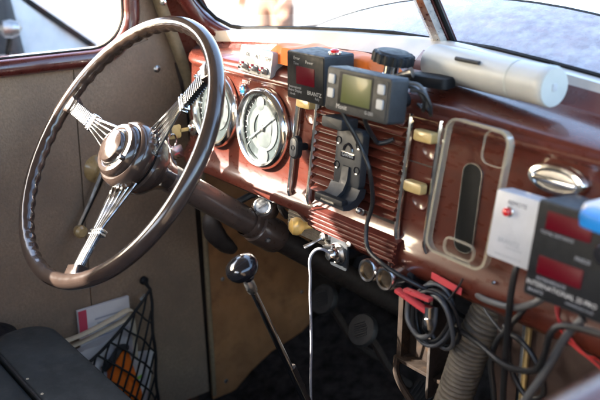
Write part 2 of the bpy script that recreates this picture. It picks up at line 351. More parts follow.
# inner pillar between windshield and door
pl = thing('windshield_pillar', (-.575, .08, .7), 'maroon painted windshield pillar beside the beige windlace', 'pillar')
rings = []
for z, y0, y1 in ((.70, .10, .13), (.80, .075, .13), (.86, .055, .125), (.91, .036, .10), (.98, .008, .06), (1.06, -.02, .01), (1.18, -.06, -.06)):
    rings.append([Vector((-.60, y0, z)), Vector((-.585, y0 - .004, z)), Vector((-.562, (y0+y1)/2 - .006, z)), Vector((-.548, y1, z)), Vector((-.60, y1 + .03, z))])
obj('pillar_skin', loft(rings), 'maroon', pl)
obj('screw', xf(lathe([(0, .003), (.005, .0025), (.007, 0)], 12), aim((-.577, .017, .925), (.6, -.8, 0))), 'chrome', pl)
# cowl and hood seen through the glass
def arch(y, hw, zt, c, n=24):     # shallow crown that falls away at the sides
    L = []
    for k in range(n + 1):
        t = 1 - 2*k/n; x = hw*t; L.append(Vector((x, y, zt - c*x*x - (.30*max(0, abs(t) - .9)/.1))))
    return L
hd = thing('hood', (0, 1.0, .6), 'long dusty hood with sky glare painted in pale beyond the windshield glass', 'hood')
def wb(k):
    x = .60*(1 - 2*k/24); return wbase(max(-.575, min(.575, x))) + Vector((0, .006, -.012 - .2*max(0, abs(x) - .54)/.06))
obj('cowl_top', loft([[wb(k) for k in range(25)], arch(.25, .60, .934, .38), arch(.318, .60, .954, .38)], False, False), 'cowl_glare_paint', hd)
obj('hood_panel', loft([arch(.327, .60, .954, .38), arch(.6, .55, .950, .45), arch(1.0, .45, .935, .6), arch(1.5, .32, .90, .9), arch(1.8, .22, .85, 1.4), arch(1.9, .12, .76, 2)], False, False), 'hood_glare_paint', hd)
obj('seam_strip', tube([v + Vector((0, 0, -.001)) for v in arch(.3225, .60, .9535, .38)], .0042, 6), 'gasket', hd)

# ------------------------------------------------------------------ dashboard
def fy(z): return (z - .75)*.09          # the face leans back a little
db = thing('dashboard', (0, .02, .62), 'maroon painted metal dashboard with round gauges, louvred centre and ivory knobs', 'dashboard')
def prof(x):
    k = .62 if x < -.12 else (.62 + .38*min(1, (x + .12)/.04))
    lowp = [(.07, .616), (.0, .611), (-.014, .614), (-.0215, .624), (-.0215, .640), (-.016, .654), (-.0085, .664)]
    P = [(y, .664 - (.664 - z)*k) for y, z in lowp]
    P += [(fy(z), z) for z in (.69, .72, .75, .78, .805, .820)] + [(.003, .824), (-.0005, .8275), (-.0012, .8315), (.001, .8355), (.0055, .8385)]
    top = .870 - .12*x*x
    for i in range(9):
        a = PI/2*i/8; P.append((.1 - .093*math.cos(a), .8405 + (top - .8405)*math.sin(a)))
    d = max(0, (-.445 - x)/.15); off = .115*d**1.6
    return [Vector((x, y + off*max(0, 1 - max(y, 0)/.125), z)) for y, z in P]
xs = [-.60, -.585] + [-.57 + .03*k for k in range(39)] + [.60]
xs = sorted(set([round(v, 4) for v in xs if v <= .6] + [-.12, -.11, -.10, -.09, -.08]))
obj('panel_skin', loft([prof(x) for x in xs], False, False), 'maroon', db, 50)
# --- gauges
def gauge(cx, cz, r, kind):
    M = fr(cx, fy(cz) - .001, cz)
    ga = obj('gauge', xf(lathe([(r + .004, 0), (r + .0045, .004), (r + .002, .011), (r - .002, .014), (r - .006, .0125), (r - .008, .008), (r - .009, .003)], 48, False), M), 'chrome', db)
    obj('dial_face', xf(lathe([(r - .003, .0012), (0, .0014)], 40), M), 'dial_grey', ga)
    obj('dial_ring', xf(lathe([(r*.60, .0020), (r*.60, .0030), (r*.40, .0030), (r*.40, .0020)], 40, False), M), 'dial_cream', ga)
    tk = []
    for i in range(25):
        a = R(-40 + 260*i/24); L = .008 if i % 4 == 0 else .0045
        tk.append(xf(box(r*.78 - L/2, r*.78 + L/2, -.0006, .0006, .0018, .0026), M @ Matrix.Rotation(a, 4, 'Z')))
    obj('tick_marks', join(*tk), 'print_white', ga)
    if kind == 'speed':
        for i in range(6): obj('numeral', text(str(20*i), .0085, M @ T(r*.56*math.cos(R(215 - 250*i/5)), r*.56*math.sin(R(215 - 250*i/5)), .0030), .0004), 'print_dark', ga)
        nd = [(R(115), r*.70)]
        obj('dial_hub', xf(lathe([(r*.30, .002), (r*.30, .004), (r*.24, .006), (0, .007)], 28), M), 'dial_cream', ga)
    else:
        nd = [(R(38), r*.62), (R(215), r*.62)]
        obj('dial_window', xf(slab(rrect(r*.62, r*.95, r*.28, 6), .0021, .0036, .0006), M @ T(r*.06, -.001, 0)), 'dial_cream', ga)
        obj('dial_window', xf(slab(rrect(r*.44, r*.40, r*.18, 6), .0021, .0034, .0006), M @ T(r*.05, -r*.70, 0)), 'dial_cream', ga)
        obj('dial_window', xf(slab(rrect(r*.34, r*.36, r*.15, 6), .0021, .0034, .0006), M @ T(r*.32, r*.55, 0)), 'dial_cream', ga)
        obj('dial_window', xf(slab(rrect(r*.34, r*.36, r*.15, 6), .0021, .0034, .0006), M @ T(-r*.18, r*.62, 0)), 'dial_cream', ga)
        obj('pointer', tube([M @ Vector((-r*.62, -r*.02, .005)), M @ Vector((-r*.66, r*.14, .005)), M @ Vector((-r*.55, r*.34, .005))], .0011, 6, sub=4), 'print_white', ga)
    for a, L in nd:
        obj('needle', xf(box(-L*.25, L, -.0011, .0011, .0055, .0066), M @ Matrix.Rotation(a, 4, 'Z')), 'print_white' if kind != 'speed' else 'print_dark', ga)
    obj('needle_cap', xf(lathe([(.005, .004), (.005, .0075), (0, .0085)], 14), M), 'steel', ga)
    obj('glass', xf(lathe([(r - .007, .0095), (r*.7, .0115), (r*.4, .0128), (0, .0135)], 40), M), 'gauge_glass', ga)
gauge(-.372, .757, .064, 'speed'); gauge(-.230, .750, .064, 'multi')
# --- chrome upright strips
for xt, xb in ((-.139, -.148), (-.094, -.100), (.099, .094), (.152, .148)):
    P = [Vector((xt, fy(.828) - .004, .834)), Vector((xt, fy(.82) - .006, .822))] + [Vector((xt + (xb-xt)*k/5, fy(.82 - .148*k/5) - .006, .82 - .148*k/5)) for k in range(1, 6)] + [Vector((xb + .001, -.014, .664)), Vector((xb + .003, -.012, .655))]
    obj('trim_strip', tube(P, .0042, 8, flat=1), 'chrome', db)
# --- louvred grille: each slat is its own piece
gp = obj('grille_back', xf(box(-.0915, .0915, -.074, .078, -.003, .0012), fr(0, fy(.748), .748)), 'column_black', db)
sl = None
for k in range(11):
    z = .688 + .0132*k
    g = loft([[Vector((x, fy(z) + .002, z - .006)), Vector((x, fy(z) - .0105, z - .0052)), Vector((x, fy(z) - .0125, z - .0030)), Vector((x, fy(z) - .0105, z - .0008)), Vector((x, fy(z) + .001, z + .0055))] for x in (-.0895, .0, .0900)])
    if sl is None: sl = obj('slat', g, 'maroon', gp, 30); s0 = WORLD[sl.name].copy(); z_0 = z
    else: again(sl, s0 + Vector((0, fy(z) - fy(z_0), z - z_0)), gp)
# --- lower ribbed plate
lp = obj('lower_grille', loft([[Vector((x, -.010, .660)), Vector((x, -.024, .657)), Vector((x, -.030, .629)), Vector((x, -.012, .6205))] for x in (-.080, .107)]), 'maroon_satin', db)
rb = None
for k in range(4):
    z = .6335 + .0066*k; y = -.0245 - .0055*(.657 - z)/.028
    g = loft([[Vector((x, y + .001, z - .0024)), Vector((x, y - .0035, z - .0016)), Vector((x, y - .0042, z)), Vector((x, y - .0035, z + .0014)), Vector((x, y + .001, z + .0024))] for x in (-.0795, .1065)])
    if rb is None: rb = obj('rib', g, 'maroon_satin', lp, 30); r0 = WORLD[rb.name].copy(); ry, rz = y, z
    else: again(rb, r0 + Vector((0, y - ry, z - rz)), lp)
for x in (-.022, .016):
    obj('nut', xf(join(lathe([(.0078, 0), (.0078, .002), (.006, .003)], 16), lathe([(.0055, .002), (.0055, .007), (.0035, .0095), (0, .0105)], 6)), fr(x, fy(.677) - .001, .677)), 'worn_chrome', db)
# --- ivory pull knobs over finger recesses
for x, z, lab in ((-.113, .812, 0), (.134, .811, 0), (.126, .741, 0)):
    M = fr(x, fy(z), z)
    k = obj('control_knob', xf(rbox(.033, .0155, .012, .004, .003), M @ T(0, 0, .021)), 'ivory', db)
    obj('shank', xf(lathe([(.0045, 0), (.0045, .010)], 10), M), 'steel', k)
    if z > .8: obj('engraving', text('VENT' if x > 0 else 'HEAT', .0042, M @ T(-.002, 0, .0212)), 'horn_brown', k)
    obj('finger_recess', xf(lathe([(.0165, -.001), (.0160, .0012), (.0140, .0016), (.0125, .0004), (0, .0002)], 28), M @ T(0, -.019, 0)), 'maroon', db)
obj('panel_divider', xf(box(-.024, .024, -.0008, .0008, 0, .0014), fr(.124, fy(.770) - .0006, .770)), 'column_black', db)
# --- round grey control between the left strips
M = fr(-.122, fy(.742), .742)
k = obj('choke_control', xf(join(lathe([(.006, 0), (.0055, .018)], 14), xf(slab(rrect(.022, .036, .0105, 7), .016, .025, .003), Matrix.Identity(4))), M), 'black_plastic', db)
obj('face_disc', xf(slab(rrect(.016, .029, .0078, 7), .0248, .0258, .0006), M), 'cable_grey', k)
obj('ring', xf(lathe([(.0045, .0258), (.0045, .0266), (.003, .0266), (.003, .0258)], 16, False), M), 'print_dark', k)
# --- blue starter lamp with lettering above it
M = fr(-.293, fy(.803) - .001, .803)
k = obj('indicator_lamp', xf(lathe([(.0098, 0), (.0098, .003), (.0075, .005), (.0066, .003)], 24, False), M), 'chrome', db)
obj('lens', xf(lathe([(.0068, .002), (.005, .004), (0, .005)], 20), M), 'blue_lens', k)
obj('lettering', text('START', .0085, fr(-.288, fy(.8165) - .001, .8165), .0006, .9), 'print_white', db)
# --- small controls at the driver's end
for x, z, r in ((-.430, .806, .008), (-.437, .757, .010), (-.445, .709, .0125)):
    obj('switch_escutcheon', xf(join(lathe([(r + .004, 0), (r + .003, .003), (r, .005), (r*.55, .006), (r*.5, .012), (r*.3, .014), (0, .014)], 22)), fr(x, fy(z) - .001, z)), 'chrome', db)
# --- glovebox slot, latch, rivets
M = fr(.2085, fy(.732) - .0005, .732)
k = obj('pull_slot', xf(slab(rrect(.0290, .116, .0125, 7), 0, .0022, .0006), M), 'gasket', db)
obj('slot_rim', xf(ringplate(rrect(.0290, .116, .0125, 7), rrect(.0310, .118, .0135, 7), 0, .003), M), 'steel', k)
M = fr(.330, fy(.800) - .001, .800)
def oval(a, b, z, n=36): return [(a*math.cos(2*PI*k/n), b*math.sin(2*PI*k/n), z) for k in range(n)]
k = obj('glovebox_latch', xf(loft([oval(.0395, .0185, 0), oval(.0395, .0185, .004), oval(.036, .016, .009), oval(.031, .0125, .010), oval(.029, .011, .006)], False), M), 'chrome', db)
obj('latch_bar', xf(loft([oval(.0295, .0112, .005), oval(.027, .009, .0075), oval(.018, .005, .0082)]), M), 'steel', k)
obj('latch_bar', xf(slab(rrect(.058, .0075, .0035, 5), .006, .0125, .002), M @ T(0, -.0015, 0)), 'chrome', k)
for x, z in ((.155, .808), (.148, .790), (.268, .655), (.293, .648), (-.205, .648)):
    obj('rivet', xf(lathe([(0, .0022), (.0022, .0018), (.003, 0)], 10), fr(x, fy(z) - .0015 if z > .67 else -.018, z)), 'chrome', db)

# ------------------------------------------------------------------ steering wheel and column
TW = .6296
W = fr(-.281, -.247, .749, TW)
sw = thing('steering_wheel', tuple(W @ Vector((0, 0, -.05))), 'dark brown three-spoke steering wheel with chrome wire spokes', 'steering wheel')
n, m = 240, 18; V, F = [], []
for i in range(n):
    a = 2*PI*i/n
    sp = min(abs(((math.degrees(a) - d + 180) % 360) - 180) for d in (170, 50, -70))
    for j in range(m):
        b = 2*PI*j/m; inn = max(0, -math.cos(b)*.8 - math.sin(b)*.5)
        r = .0122 + (.0014*inn*math.sin(a*54) if sp > 9 else .0) - .0006*inn
        V.append(W @ Vector(((.2155 + r*math.cos(b))*math.cos(a), (.2155 + r*math.cos(b))*math.sin(a), r*1.05*math.sin(b))))
for i in range(n):
    for j in range(m): F.append((i*m+j, ((i+1) % n)*m+j, ((i+1) % n)*m+(j+1) % m, i*m+(j+1) % m))
obj('rim', (V, F), 'wheel_plastic', sw, 60)
W0 = W; W = W @ T(0, 0, .008) @ Matrix.Diagonal((.96, .96, 1, 1))
hub = obj('hub', xf(lathe([(.0305, -.010), (.0345, -.0075), (.041, -.0085), (.0455, -.0135), (.0465, -.020), (.0500, -.020), (.0545, -.024), (.0570, -.032), (.0575, -.042), (.0545, -.048)], 56), W), 'wheel_plastic', sw)
obj('horn_button', xf(lathe([(.0285, -.014), (.0285, -.004), (.026, .0005), (.020, .003), (.010, .0045), (0, .005)], 48), W), 'wheel_plastic', hub)
obj('horn_ring', xf(lathe([(.0315, -.0105), (.0318, -.0075), (.0298, -.0060), (.0286, -.0080)], 48, False), W), 'chrome', hub)
obj('hub_stud', xf(lathe([(.0045, -.004), (.0048, .002), (.003, .0055), (0, .006)], 14), W @ T(.0375, -.010, -.008)), 'wheel_plastic', hub)
obj('hub_gap', xf(lathe([(.0515, -.046), (.0515, -.054)], 48), W), 'gasket', hub)
obj('rear_cup', xf(lathe([(.0535, -.0525), (.0565, -.056), (.0560, -.066), (.0510, -.078), (.0400, -.090), (.0300, -.104), (.0245, -.118)], 56), W), 'wheel_plastic', hub)
W = W0
for d in (170, 50, -70):
    E_ = W @ Matrix.Rotation(R(d), 4, 'Z')
    def rp(r, t, z): return E_ @ Vector((r, t, z))
    K = E_ @ T(.206, 0, -.001) @ Matrix.Rotation(R(-12), 4, 'Y') @ T(-.206, 0, 0)
    core = xf(box(.136, .206, -.0092, .0092, -.0050, -.0012, .001), K)
    if d != -70: core = join(core, *[xf(box(.141 + .0046*k, .1446 + .0046*k, -.0118, .0118, -.0070, .0036, .0012), K) for k in range(12)])
    sp = obj('spoke', core, 'sleeve_dark', sw)
    for j in range(5):
        q = j - 2
        P = [rp(.208, q*.0042, .0000), rp(.165, q*.0046, -.0082), rp(.130, q*.0050, -.0155), rp(.122, q*.0054, -.0175), rp(.085, q*.0096, -.0275), rp(.046, q*.0140, -.0380)]
        if d != -70: P = [rp(.142, q*.0048, -.0130)] + P[2:]
        obj('wire', tube(P, .0023, 8), 'chrome', sp)
    obj('clip', join(*[xf(slab(rrect(.0046, .030, .002, 4), -.0055, .0066, .0015), K @ T(.134 - .0062*k, 0, -.002)) for k in range(2)]), 'chrome', sp)
    obj('socket', xf(slab([(.190, -.013), (.212, -.017), (.212, .017), (.190, .013)], -.013, .006, .004), E_), 'wheel_plastic', sp)

co = thing('steering_column', tuple(W @ Vector((0, 0, -.95))), 'brown painted steering column sloping under the dash to the firewall', 'steering column')
obj('jacket', xf(lathe([(.0235, -.100), (.0235, -.322)], 36), W), 'column_paint', co)
obj('column_tube', xf(lathe([(.0225, -.315), (.0225, -1.04)], 36), W), 'column_black', co)
cl = obj('lock_collar', xf(lathe([(.0250, -.318), (.0300, -.321), (.0315, -.330), (.0315, -.372), (.0295, -.380), (.0240, -.384)], 36), W), 'column_paint', co)
obj('collar_ring', xf(lathe([(.0262, -.300), (.0275, -.304), (.0275, -.314), (.0255, -.319)], 36, False), W), 'column_paint', co)
LD = Vector((.62, -.66, .42)).normalized(); LP = Vector((-.262, .016, .600))
obj('lock_housing', xf(lathe([(.024, -.036), (.023, -.012), (.0205, -.003), (.0175, 0)], 28), aim(LP, LD)), 'column_paint', cl)
k = obj('lock_face', xf(lathe([(.0165, -.001), (.0165, .003), (.0145, .0045), (.0120, .0035)], 28, False), aim(LP, LD)), 'worn_chrome', cl)
obj('lock_cylinder', xf(lathe([(.0122, .001), (.0120, .0035), (.009, .0042), (0, .0042)], 24), aim(LP, LD)), 'steel', cl)
obj('key_slot', xf(box(-.0075, .0075, -.0013, .0013, .004, .0048), aim(LP, LD) @ Matrix.Rotation(R(35), 4, 'Z')), 'print_dark', cl)
obj('release_lever', tube([(-.262, .030, .620), (-.268, .018, .632), (-.285, .004, .638), (-.300, -.006, .630)], [.007, .008, .007, .004], 10, sub=4, flat=.5), 'chrome', cl)
obj('lever_boss', xf(lathe([(.014, -.008), (.014, .002), (.011, .004), (.0075, .0045)], 20), aim((-.262, .028, .624), (.1, -.3, 1))), 'worn_chrome', cl)
for t_ in ((.022, -.010, -.352), (.029, -.013, -.338)):
    obj('bolt', xf(lathe([(.005, -.004), (.005, .003), (.003, .005), (0, .0055)], 6), W @ T(*t_) @ Matrix.Rotation(R(90), 4, 'Y')), 'steel', cl)
obj('bracket', tube([(-.235, .040, .630), (-.228, .030, .606), (-.240, .052, .580)], .006, 8, sub=4), 'column_black', co)
obj('turn_stalk_boss', xf(lathe([(.010, 0), (.010, .018), (.0075, .021)], 18), aim(tuple(W @ Vector((.022, .006, -.125))), tuple(W.to_3x3() @ Vector((1, .4, .2))))), 'chrome', co)
obj('grease_nipple', xf(lathe([(.004, 0), (.004, .010), (.0025, .013)], 8), aim(tuple(W @ Vector((-.006, -.022, -.155))), (.1, -.5, -.6))), 'steel', co)

# keys hanging at the driver's end of the dash
ky = thing('ignition_keys', (-.452, -.02, .70), 'brass key in the dash switch with a ring and chrome tag hanging', 'keys')
YZ = Matrix(((0, 0, 1, -.445), (1, 0, 0, 0), (0, 1, 0, 0), (0, 0, 0, 1)))      # local (x,y) -> (Y,Z)
obj('key', join(xf(slab(rrect(.026, .025, .004, 4), -.0012, .0012, .0005), YZ @ T(-.047, .7075, 0)), box(-.4462, -.4438, -.036, -.012, .7055, .7115)), 'ivory', ky)
obj('key_hole', xf(box(-.0022, .0022, -.006, .006, -.0018, .0018), YZ @ T(-.056, .7075, 0)), 'print_dark', ky)
obj('key_ring', tube([YZ @ Vector((-.0545 + .0085*math.cos(a), .6935 + .0125*math.sin(a), .003)) for a in [2*PI*k/20 for k in range(20)]], .0014, 6, True), 'chrome', ky)
obj('tag', xf(slab(rrect(.024, .026, .005, 4), -.0015, .0015, .0006), YZ @ T(-.046, .670, .004) @ Matrix.Rotation(R(12), 4, 'Z')), 'chrome', ky)
obj('tag_stripe', xf(box(-.007, .004, -.0013, .0013, .0016, .0022), YZ @ T(-.046, .668, .004) @ Matrix.Rotation(R(12), 4, 'Z')), 'red_plastic', ky)
obj('fob', xf(slab(rrect(.014, .034, .004, 4), -.002, .002, .0008), YZ @ T(-.058, .658, -.002) @ Matrix.Rotation(R(25), 4, 'Z')), 'cable_white', ky)

# ------------------------------------------------------------------ gear lever, pedals, hand lever, seat
gl = thing('gear_lever', (-.02, .06, .0), 'tall chrome gear lever with glossy black knob rising from the floor', 'gear lever')
gd = Vector((0, -.092, .213)).normalized(); kp_ = Vector((-.02, -.196, .625))
obj('rod', tube([(-.02, .072, .01), (-.02, -.084, .37), kp_ - gd*.010], [.0068, .0060, .0050], 12), 'chrome', gl)
obj('knob', xf(lathe([(.0075, -.022), (.0085, -.017), (.014, -.0145), (.0205, -.010), (.0238, -.003), (.0240, .002), (.0212, .0085), (.015, .0125), (.007, .0148), (0, .0152)], 36), aim(kp_, gd + Vector((-.12, -.12, .0)))), 'black_gloss', gl)
obj('rod_sleeve', tube([(-.02, .072, .01), (-.02, -.110, .438)], [.0075, .0068], 12), 'column_black', gl)
obj('ferrule', xf(lathe([(.0062, -.046), (.0078, -.040), (.0078, -.030), (.0062, -.022)], 14), aim(kp_, gd)), 'worn_chrome', gl)
obj('boot', xf(lathe([(.055, 0), (.05, .012), (.03, .03), (.018, .05), (.009, .07)], 24), aim((-.02, .045, .045), gd)), 'black_rubber', gl)
def pedal(name, x, y, z, lab):
    p = thing(name, (x, y + .05, z - .1), lab, 'pedal')
    M = aim((x, y, z), (.05, -.85, .55))
    obj('pad', xf(lathe([(.028, -.010), (.0325, -.008), (.0335, 0), (.031, .0045), (.026, .0055), (0, .006)], 32), M), 'black_rubber', p)
    tr = [xf(box(-.016 + .001*abs(k), .016 - .001*abs(k), k*.0045 - .0011, k*.0045 + .0011, .005, .0078), M @ Matrix.Rotation(R(35), 4, 'Z')) for k in range(-3, 4)]
    for t in tr: obj('tread_bar', t, 'black_rubber', p)
    obj('arm', tube([(x, y + .008, z - .004), (x, y + .04, z - .05), (x, y + .10, z - .14), (x, y + .22, z - .24)], .0085, 8, sub=4), 'column_black', p)
pedal('brake_pedal', -.22, .223, .307, 'round black rubber brake pedal right of the steering column')
pedal('clutch_pedal', -.345, .228, .325, 'round black rubber clutch pedal half hidden behind the steering column')
ac = thing('accelerator_pedal', (-.10, .40, .02), 'flat ribbed black accelerator pedal low on the floor', 'pedal')
MA = T(-.175, .33, .10) @ Matrix.Rotation(R(38), 4, 'X')
obj('plate', xf(slab(rrect(.075, .16, .02, 5), -.008, 0, .002), MA), 'black_rubber', ac)
for k in range(7): obj('rib', xf(box(-.030 + .0095*k, -.026 + .0095*k, -.066, .066, 0, .003), MA), 'black_rubber', ac)
obj('edge_clip', xf(box(-.012, .012, -.083, -.077, -.004, .003), MA), 'steel', ac)
hb = thing('hand_lever', (-.42, .05, .50), 'dark brown curved hand lever under the dash by the kick panel', 'lever')
obj('grip', tube([(-.42, .030, .545), (-.42, .010, .530), (-.42, .016, .500), (-.42, .040, .470), (-.418, .058, .455)], [.010, .018, .021, .018, .010], 14, sub=4, flat=.7), 'column_black', hb)
obj('rod', tube([(-.42, .035, .545), (-.42, .10, .56), (-.42, .30, .57), (-.42, .58, .56)], .007, 8), 'steel', hb)
se = thing('driver_seat', (-.05, -.6, .0), 'black cloth bench seat with a stitched front bolster', 'seat')
def cush(x0, x1, y0, y1, z0, z1, r, b): return xf(slab(rrect(x1-x0, y1-y0, r, 10), z0, z1, b), T((x0+x1)/2, (y0+y1)/2, 0))
def soften(g, amp, sc):    # slight sag of a padded top
    return ([Vector((v[0], v[1], v[2] + amp*math.sin(v[0]*sc)*math.cos(v[1]*sc*1.3))) for v in g[0]], g[1])
def pad(x0, x1, y0, y1, z0, z1, r, crown):
    O = rrect(x1-x0, y1-y0, r, 10); cx, cy = (x0+x1)/2, (y0+y1)/2; rings = []
    for s_, z in ((1, z0), (1.0, z1 - .020), (.995, z1 - .010), (.985, z1 - .003), (.965, z1), (.9, z1 + crown*.5), (.7, z1 + crown*.9), (.4, z1 + crown), (.02, z1 + crown)):
        hx, hy = (x1-x0)/2, (y1-y0)/2; d = (1 - s_)*min(hx, hy)
        rings.append([Vector((cx + p[0]*(hx-d)/hx, cy + p[1]*(hy-d)/hy, z)) for p in O])
    return loft(rings)
obj('front_bolster', pad(-.515, .50, -.408, -.296, .16, .376, .050, .004), 'seat_cloth', se, 60)
obj('rear_cushion', pad(-.505, .50, -1.0, -.410, .16, .372, .030, .012), 'seat_cloth', se, 60)
obj('piping', tube([(.45, -.4085, .3755), (-.1, -.4085, .3755), (-.42, -.4085, .3755), (-.47, -.404, .3755), (-.502, -.385, .3755), (-.514, -.355, .374)], .0028, 8, sub=6), 'black_rubber', se)
obj('side_bolster', xf(lathe([(.0, 0), (.05, .002), (.062, .012), (.064, .03), (.058, .045), (.04, .052), (0, .054)], 28), T(-.535, -.405, .325)), 'black_plastic', se)
for x, y in ((-.335, -.402), (-.278, -.401)): obj('crumb', xf(lathe([(0, 0), (.0028, .001), (.0022, .002), (0, .0024)], 6), T(x, y, .3775)), 'cream_strap', se)

# ------------------------------------------------------------------ net pocket on the door and what it holds
npk = thing('net_pocket', (-.575, -.25, .03), 'black elastic net pocket hanging low on the driver door', 'net')
def top(y):  # sagging top edge from the front hook
    t = (-.053 - y)/.45; return .346 - .50*t + .42*t*t
def npnt(y, v):
    zt = top(y); return Vector((-.570 + .022*math.sin(PI*v)*min(1, (-.04 - y)*9), y, zt + (.02 - zt)*v))
obj('edge_cord', tube([(-.600, -.046, .352)] + [npnt(-.053 - .02*k, 0) for k in range(24)], .0034, 8), 'net_cord', npk)
obj('edge_cord', tube([(-.600, -.048, .350)] + [npnt(-.052, v/10) + Vector((0, .002*math.sin(v*1.7), 0)) for v in range(11)], .0034, 8), 'net_cord', npk)
for k in range(17):
    for sg in (-1, 1):
        y0 = -.060 - .030*k + (0 if sg > 0 else 0.0); P = []
        for i in range(15):
            v = i/14; y = y0 + sg*.155*v
            if y > -.0525:
                break
            P.append(npnt(y, v) + Vector((.0015*sg, .0018*math.sin(v*23 + k), .0015*math.sin(v*19 + k*2))))
        if sg > 0 and len(P) < 2: continue
        if len(P) >= 2: obj('cord', tube(P, .0023, 6), 'net_cord', npk)
    if k < 6:                                   # strands that start on the front edge
        v0 = .14 + .155*k; P = []
        for i in range(14):
            v = v0 + i/14*.95
            if v > 1: break
            P.append(npnt(-.0535 - .155*(v - v0), v))
        if len(P) >= 2: obj('cord', tube(P, .0023, 6), 'net_cord', npk)
obj('hook', xf(lathe([(.004, 0), (.009, .002), (.009, .008), (.004, .012)], 14), aim((-.612, -.046, .352), (1, 0, 0))), 'black_plastic', npk)
obj('crimp', tube([(-.574, -.064, .337), (-.572, -.076, .329)], .0052, 8), 'chrome', npk)
bk = thing('booklet', (-.60, -.14, .03), 'white printed booklet with a pink corner tucked in the net pocket', 'booklet')
obj('pages', box(-.609, -.601, -.200, -.086, .06, .330, .001), 'paper', bk)
obj('pink_corner', box(-.6008, -.6002, -.1995, -.182, .272, .329), 'pink_card', bk)
for k in range(9): obj('print_line', box(-.6008, -.6003, -.165 + .004*(k % 3), -.104 - .007*(k % 2), .300 - .010*k, .3035 - .010*k), 'paper_print', bk)
tb = thing('cloth_bag', (-.59, -.25, .03), 'cream strap looping out of a white cloth bag in the net pocket', 'bag')
obj('bag_body', loft([[Vector((-.598 + .016*math.sin(PI*i/8), -.31 + .028*i, z - .035*(1 - i/8) + .004*math.sin(i*2.1))) for i in range(9)] + [Vector((-.599, -.31 + .028*(8-i), z - .035*(1 - (8-i)/8) + .004*math.sin((8-i)*2.1))) for i in range(9)] for z in (.05, .15, .22, .266)]), 'paper', tb, 60)
obj('strap', tube([(-.588, -.345, .272), (-.582, -.27, .283), (-.580, -.20, .289), (-.579, -.14, .302), (-.578, -.105, .312), (-.579, -.093, .306), (-.580, -.104, .294), (-.581, -.14, .284), (-.583, -.20, .272), (-.586, -.27, .262)], .0085, 8, sub=5, flat=.35, up=(0, .2, 1)), 'cream_strap', tb)
obj('strap_tail', tube([(-.581, -.092, .300), (-.582, -.089, .26), (-.585, -.088, .19)], .0050, 8, sub=4, flat=.3, up=(1, 0, 0)), 'cream_strap', tb)
og = thing('orange_pouch', (-.585, -.11, .05), 'bright orange pouch with black rim in the net pocket', 'pouch')
obj('body', loft([[Vector((x0, y, z)) for x0, y, z in ((-.594, -.150 + a, .235 - a*.4), (-.570, -.150 + a, .232 - a*.4), (-.563, -.112 + a*.4, .205), (-.570, -.090, .10), (-.575, -.086, .04), (-.594, -.086, .04), (-.594, -.16, .04))] for a in (0, .018)][::-1] if False else [[Vector((-.594, -.165, .04)), Vector((-.594, -.155, .20)), Vector((-.594, -.122, .232)), Vector((-.594, -.108, .225)), Vector((-.594, -.088, .12)), Vector((-.594, -.084, .04))], [Vector((-.572, -.165, .04)), Vector((-.566, -.155, .19)), Vector((-.574, -.122, .228)), Vector((-.574, -.110, .222)), Vector((-.564, -.090, .12)), Vector((-.572, -.084, .04))]]), 'orange_fabric', og, 60)
obj('rim', tube([(-.578, -.165, .196), (-.572, -.148, .214), (-.576, -.126, .232), (-.578, -.110, .228)], .0075, 8, sub=4), 'black_rubber', og)
lf = thing('leaflet', (-.59, -.07, .03), 'white leaflet with green print behind the orange pouch in the net', 'leaflet')
obj('sheet', xf(box(-.030, .020, -.08, .07, -.001, .001), T(-.597, -.072, .125) @ Matrix(((0, 0, 1, 0), (1, 0, 0, 0), (0, 1, 0, 0), (0, 0, 0, 1))) @ Matrix.Rotation(R(-14), 4, 'Z')), 'paper', lf)
obj('green_band', xf(box(-.022, .004, .008, .016, .0012, .0018), T(-.597, -.072, .125) @ Matrix(((0, 0, 1, 0), (1, 0, 0, 0), (0, 1, 0, 0), (0, 0, 0, 1))) @ Matrix.Rotation(R(8), 4, 'Z')), 'green_print', lf)

# ------------------------------------------------------------------ warning-lamp switch box on the dash top
M = fr(-.255, .004, .8565, .16, 0, R(-2))
sb = thing('switch_box', (-.257, .02, .836), 'white metal switch plate with three toggles lettered OIL ALT TEMP', 'switch box')
obj('plate', xf(rbox(.091, .043, .030, .004, .0015), M @ T(0, 0, .004)), 'switch_plate', sb)
for k, tx in enumerate(('OIL', 'ALT', 'TEMP')):
    x = -.029 + .0275*k
    obj('lettering', text(tx, .0085, M @ T(x + .008, .008, .004), .0004, .9), 'print_dark', sb)
    obj('warning_lamp', xf(lathe([(.0042, 0), (.0042, .003), (.003, .005), (0, .0058)], 14), M @ T(x - .004, -.0095, .004)), 'red_lens', sb)
    t_ = obj('toggle', xf(join(lathe([(.0062, 0), (.0062, .0025), (.0045, .003), (.0042, .008), (.003, .009)], 8)), M @ T(x + .0075, -.0115, .004)), 'steel', sb)
    obj('lever', tube([M @ Vector((x + .0075, -.0115, .011)), M @ Vector((x + .0085, -.014, .020))], [.0016, .0026], 8), 'chrome', t_)

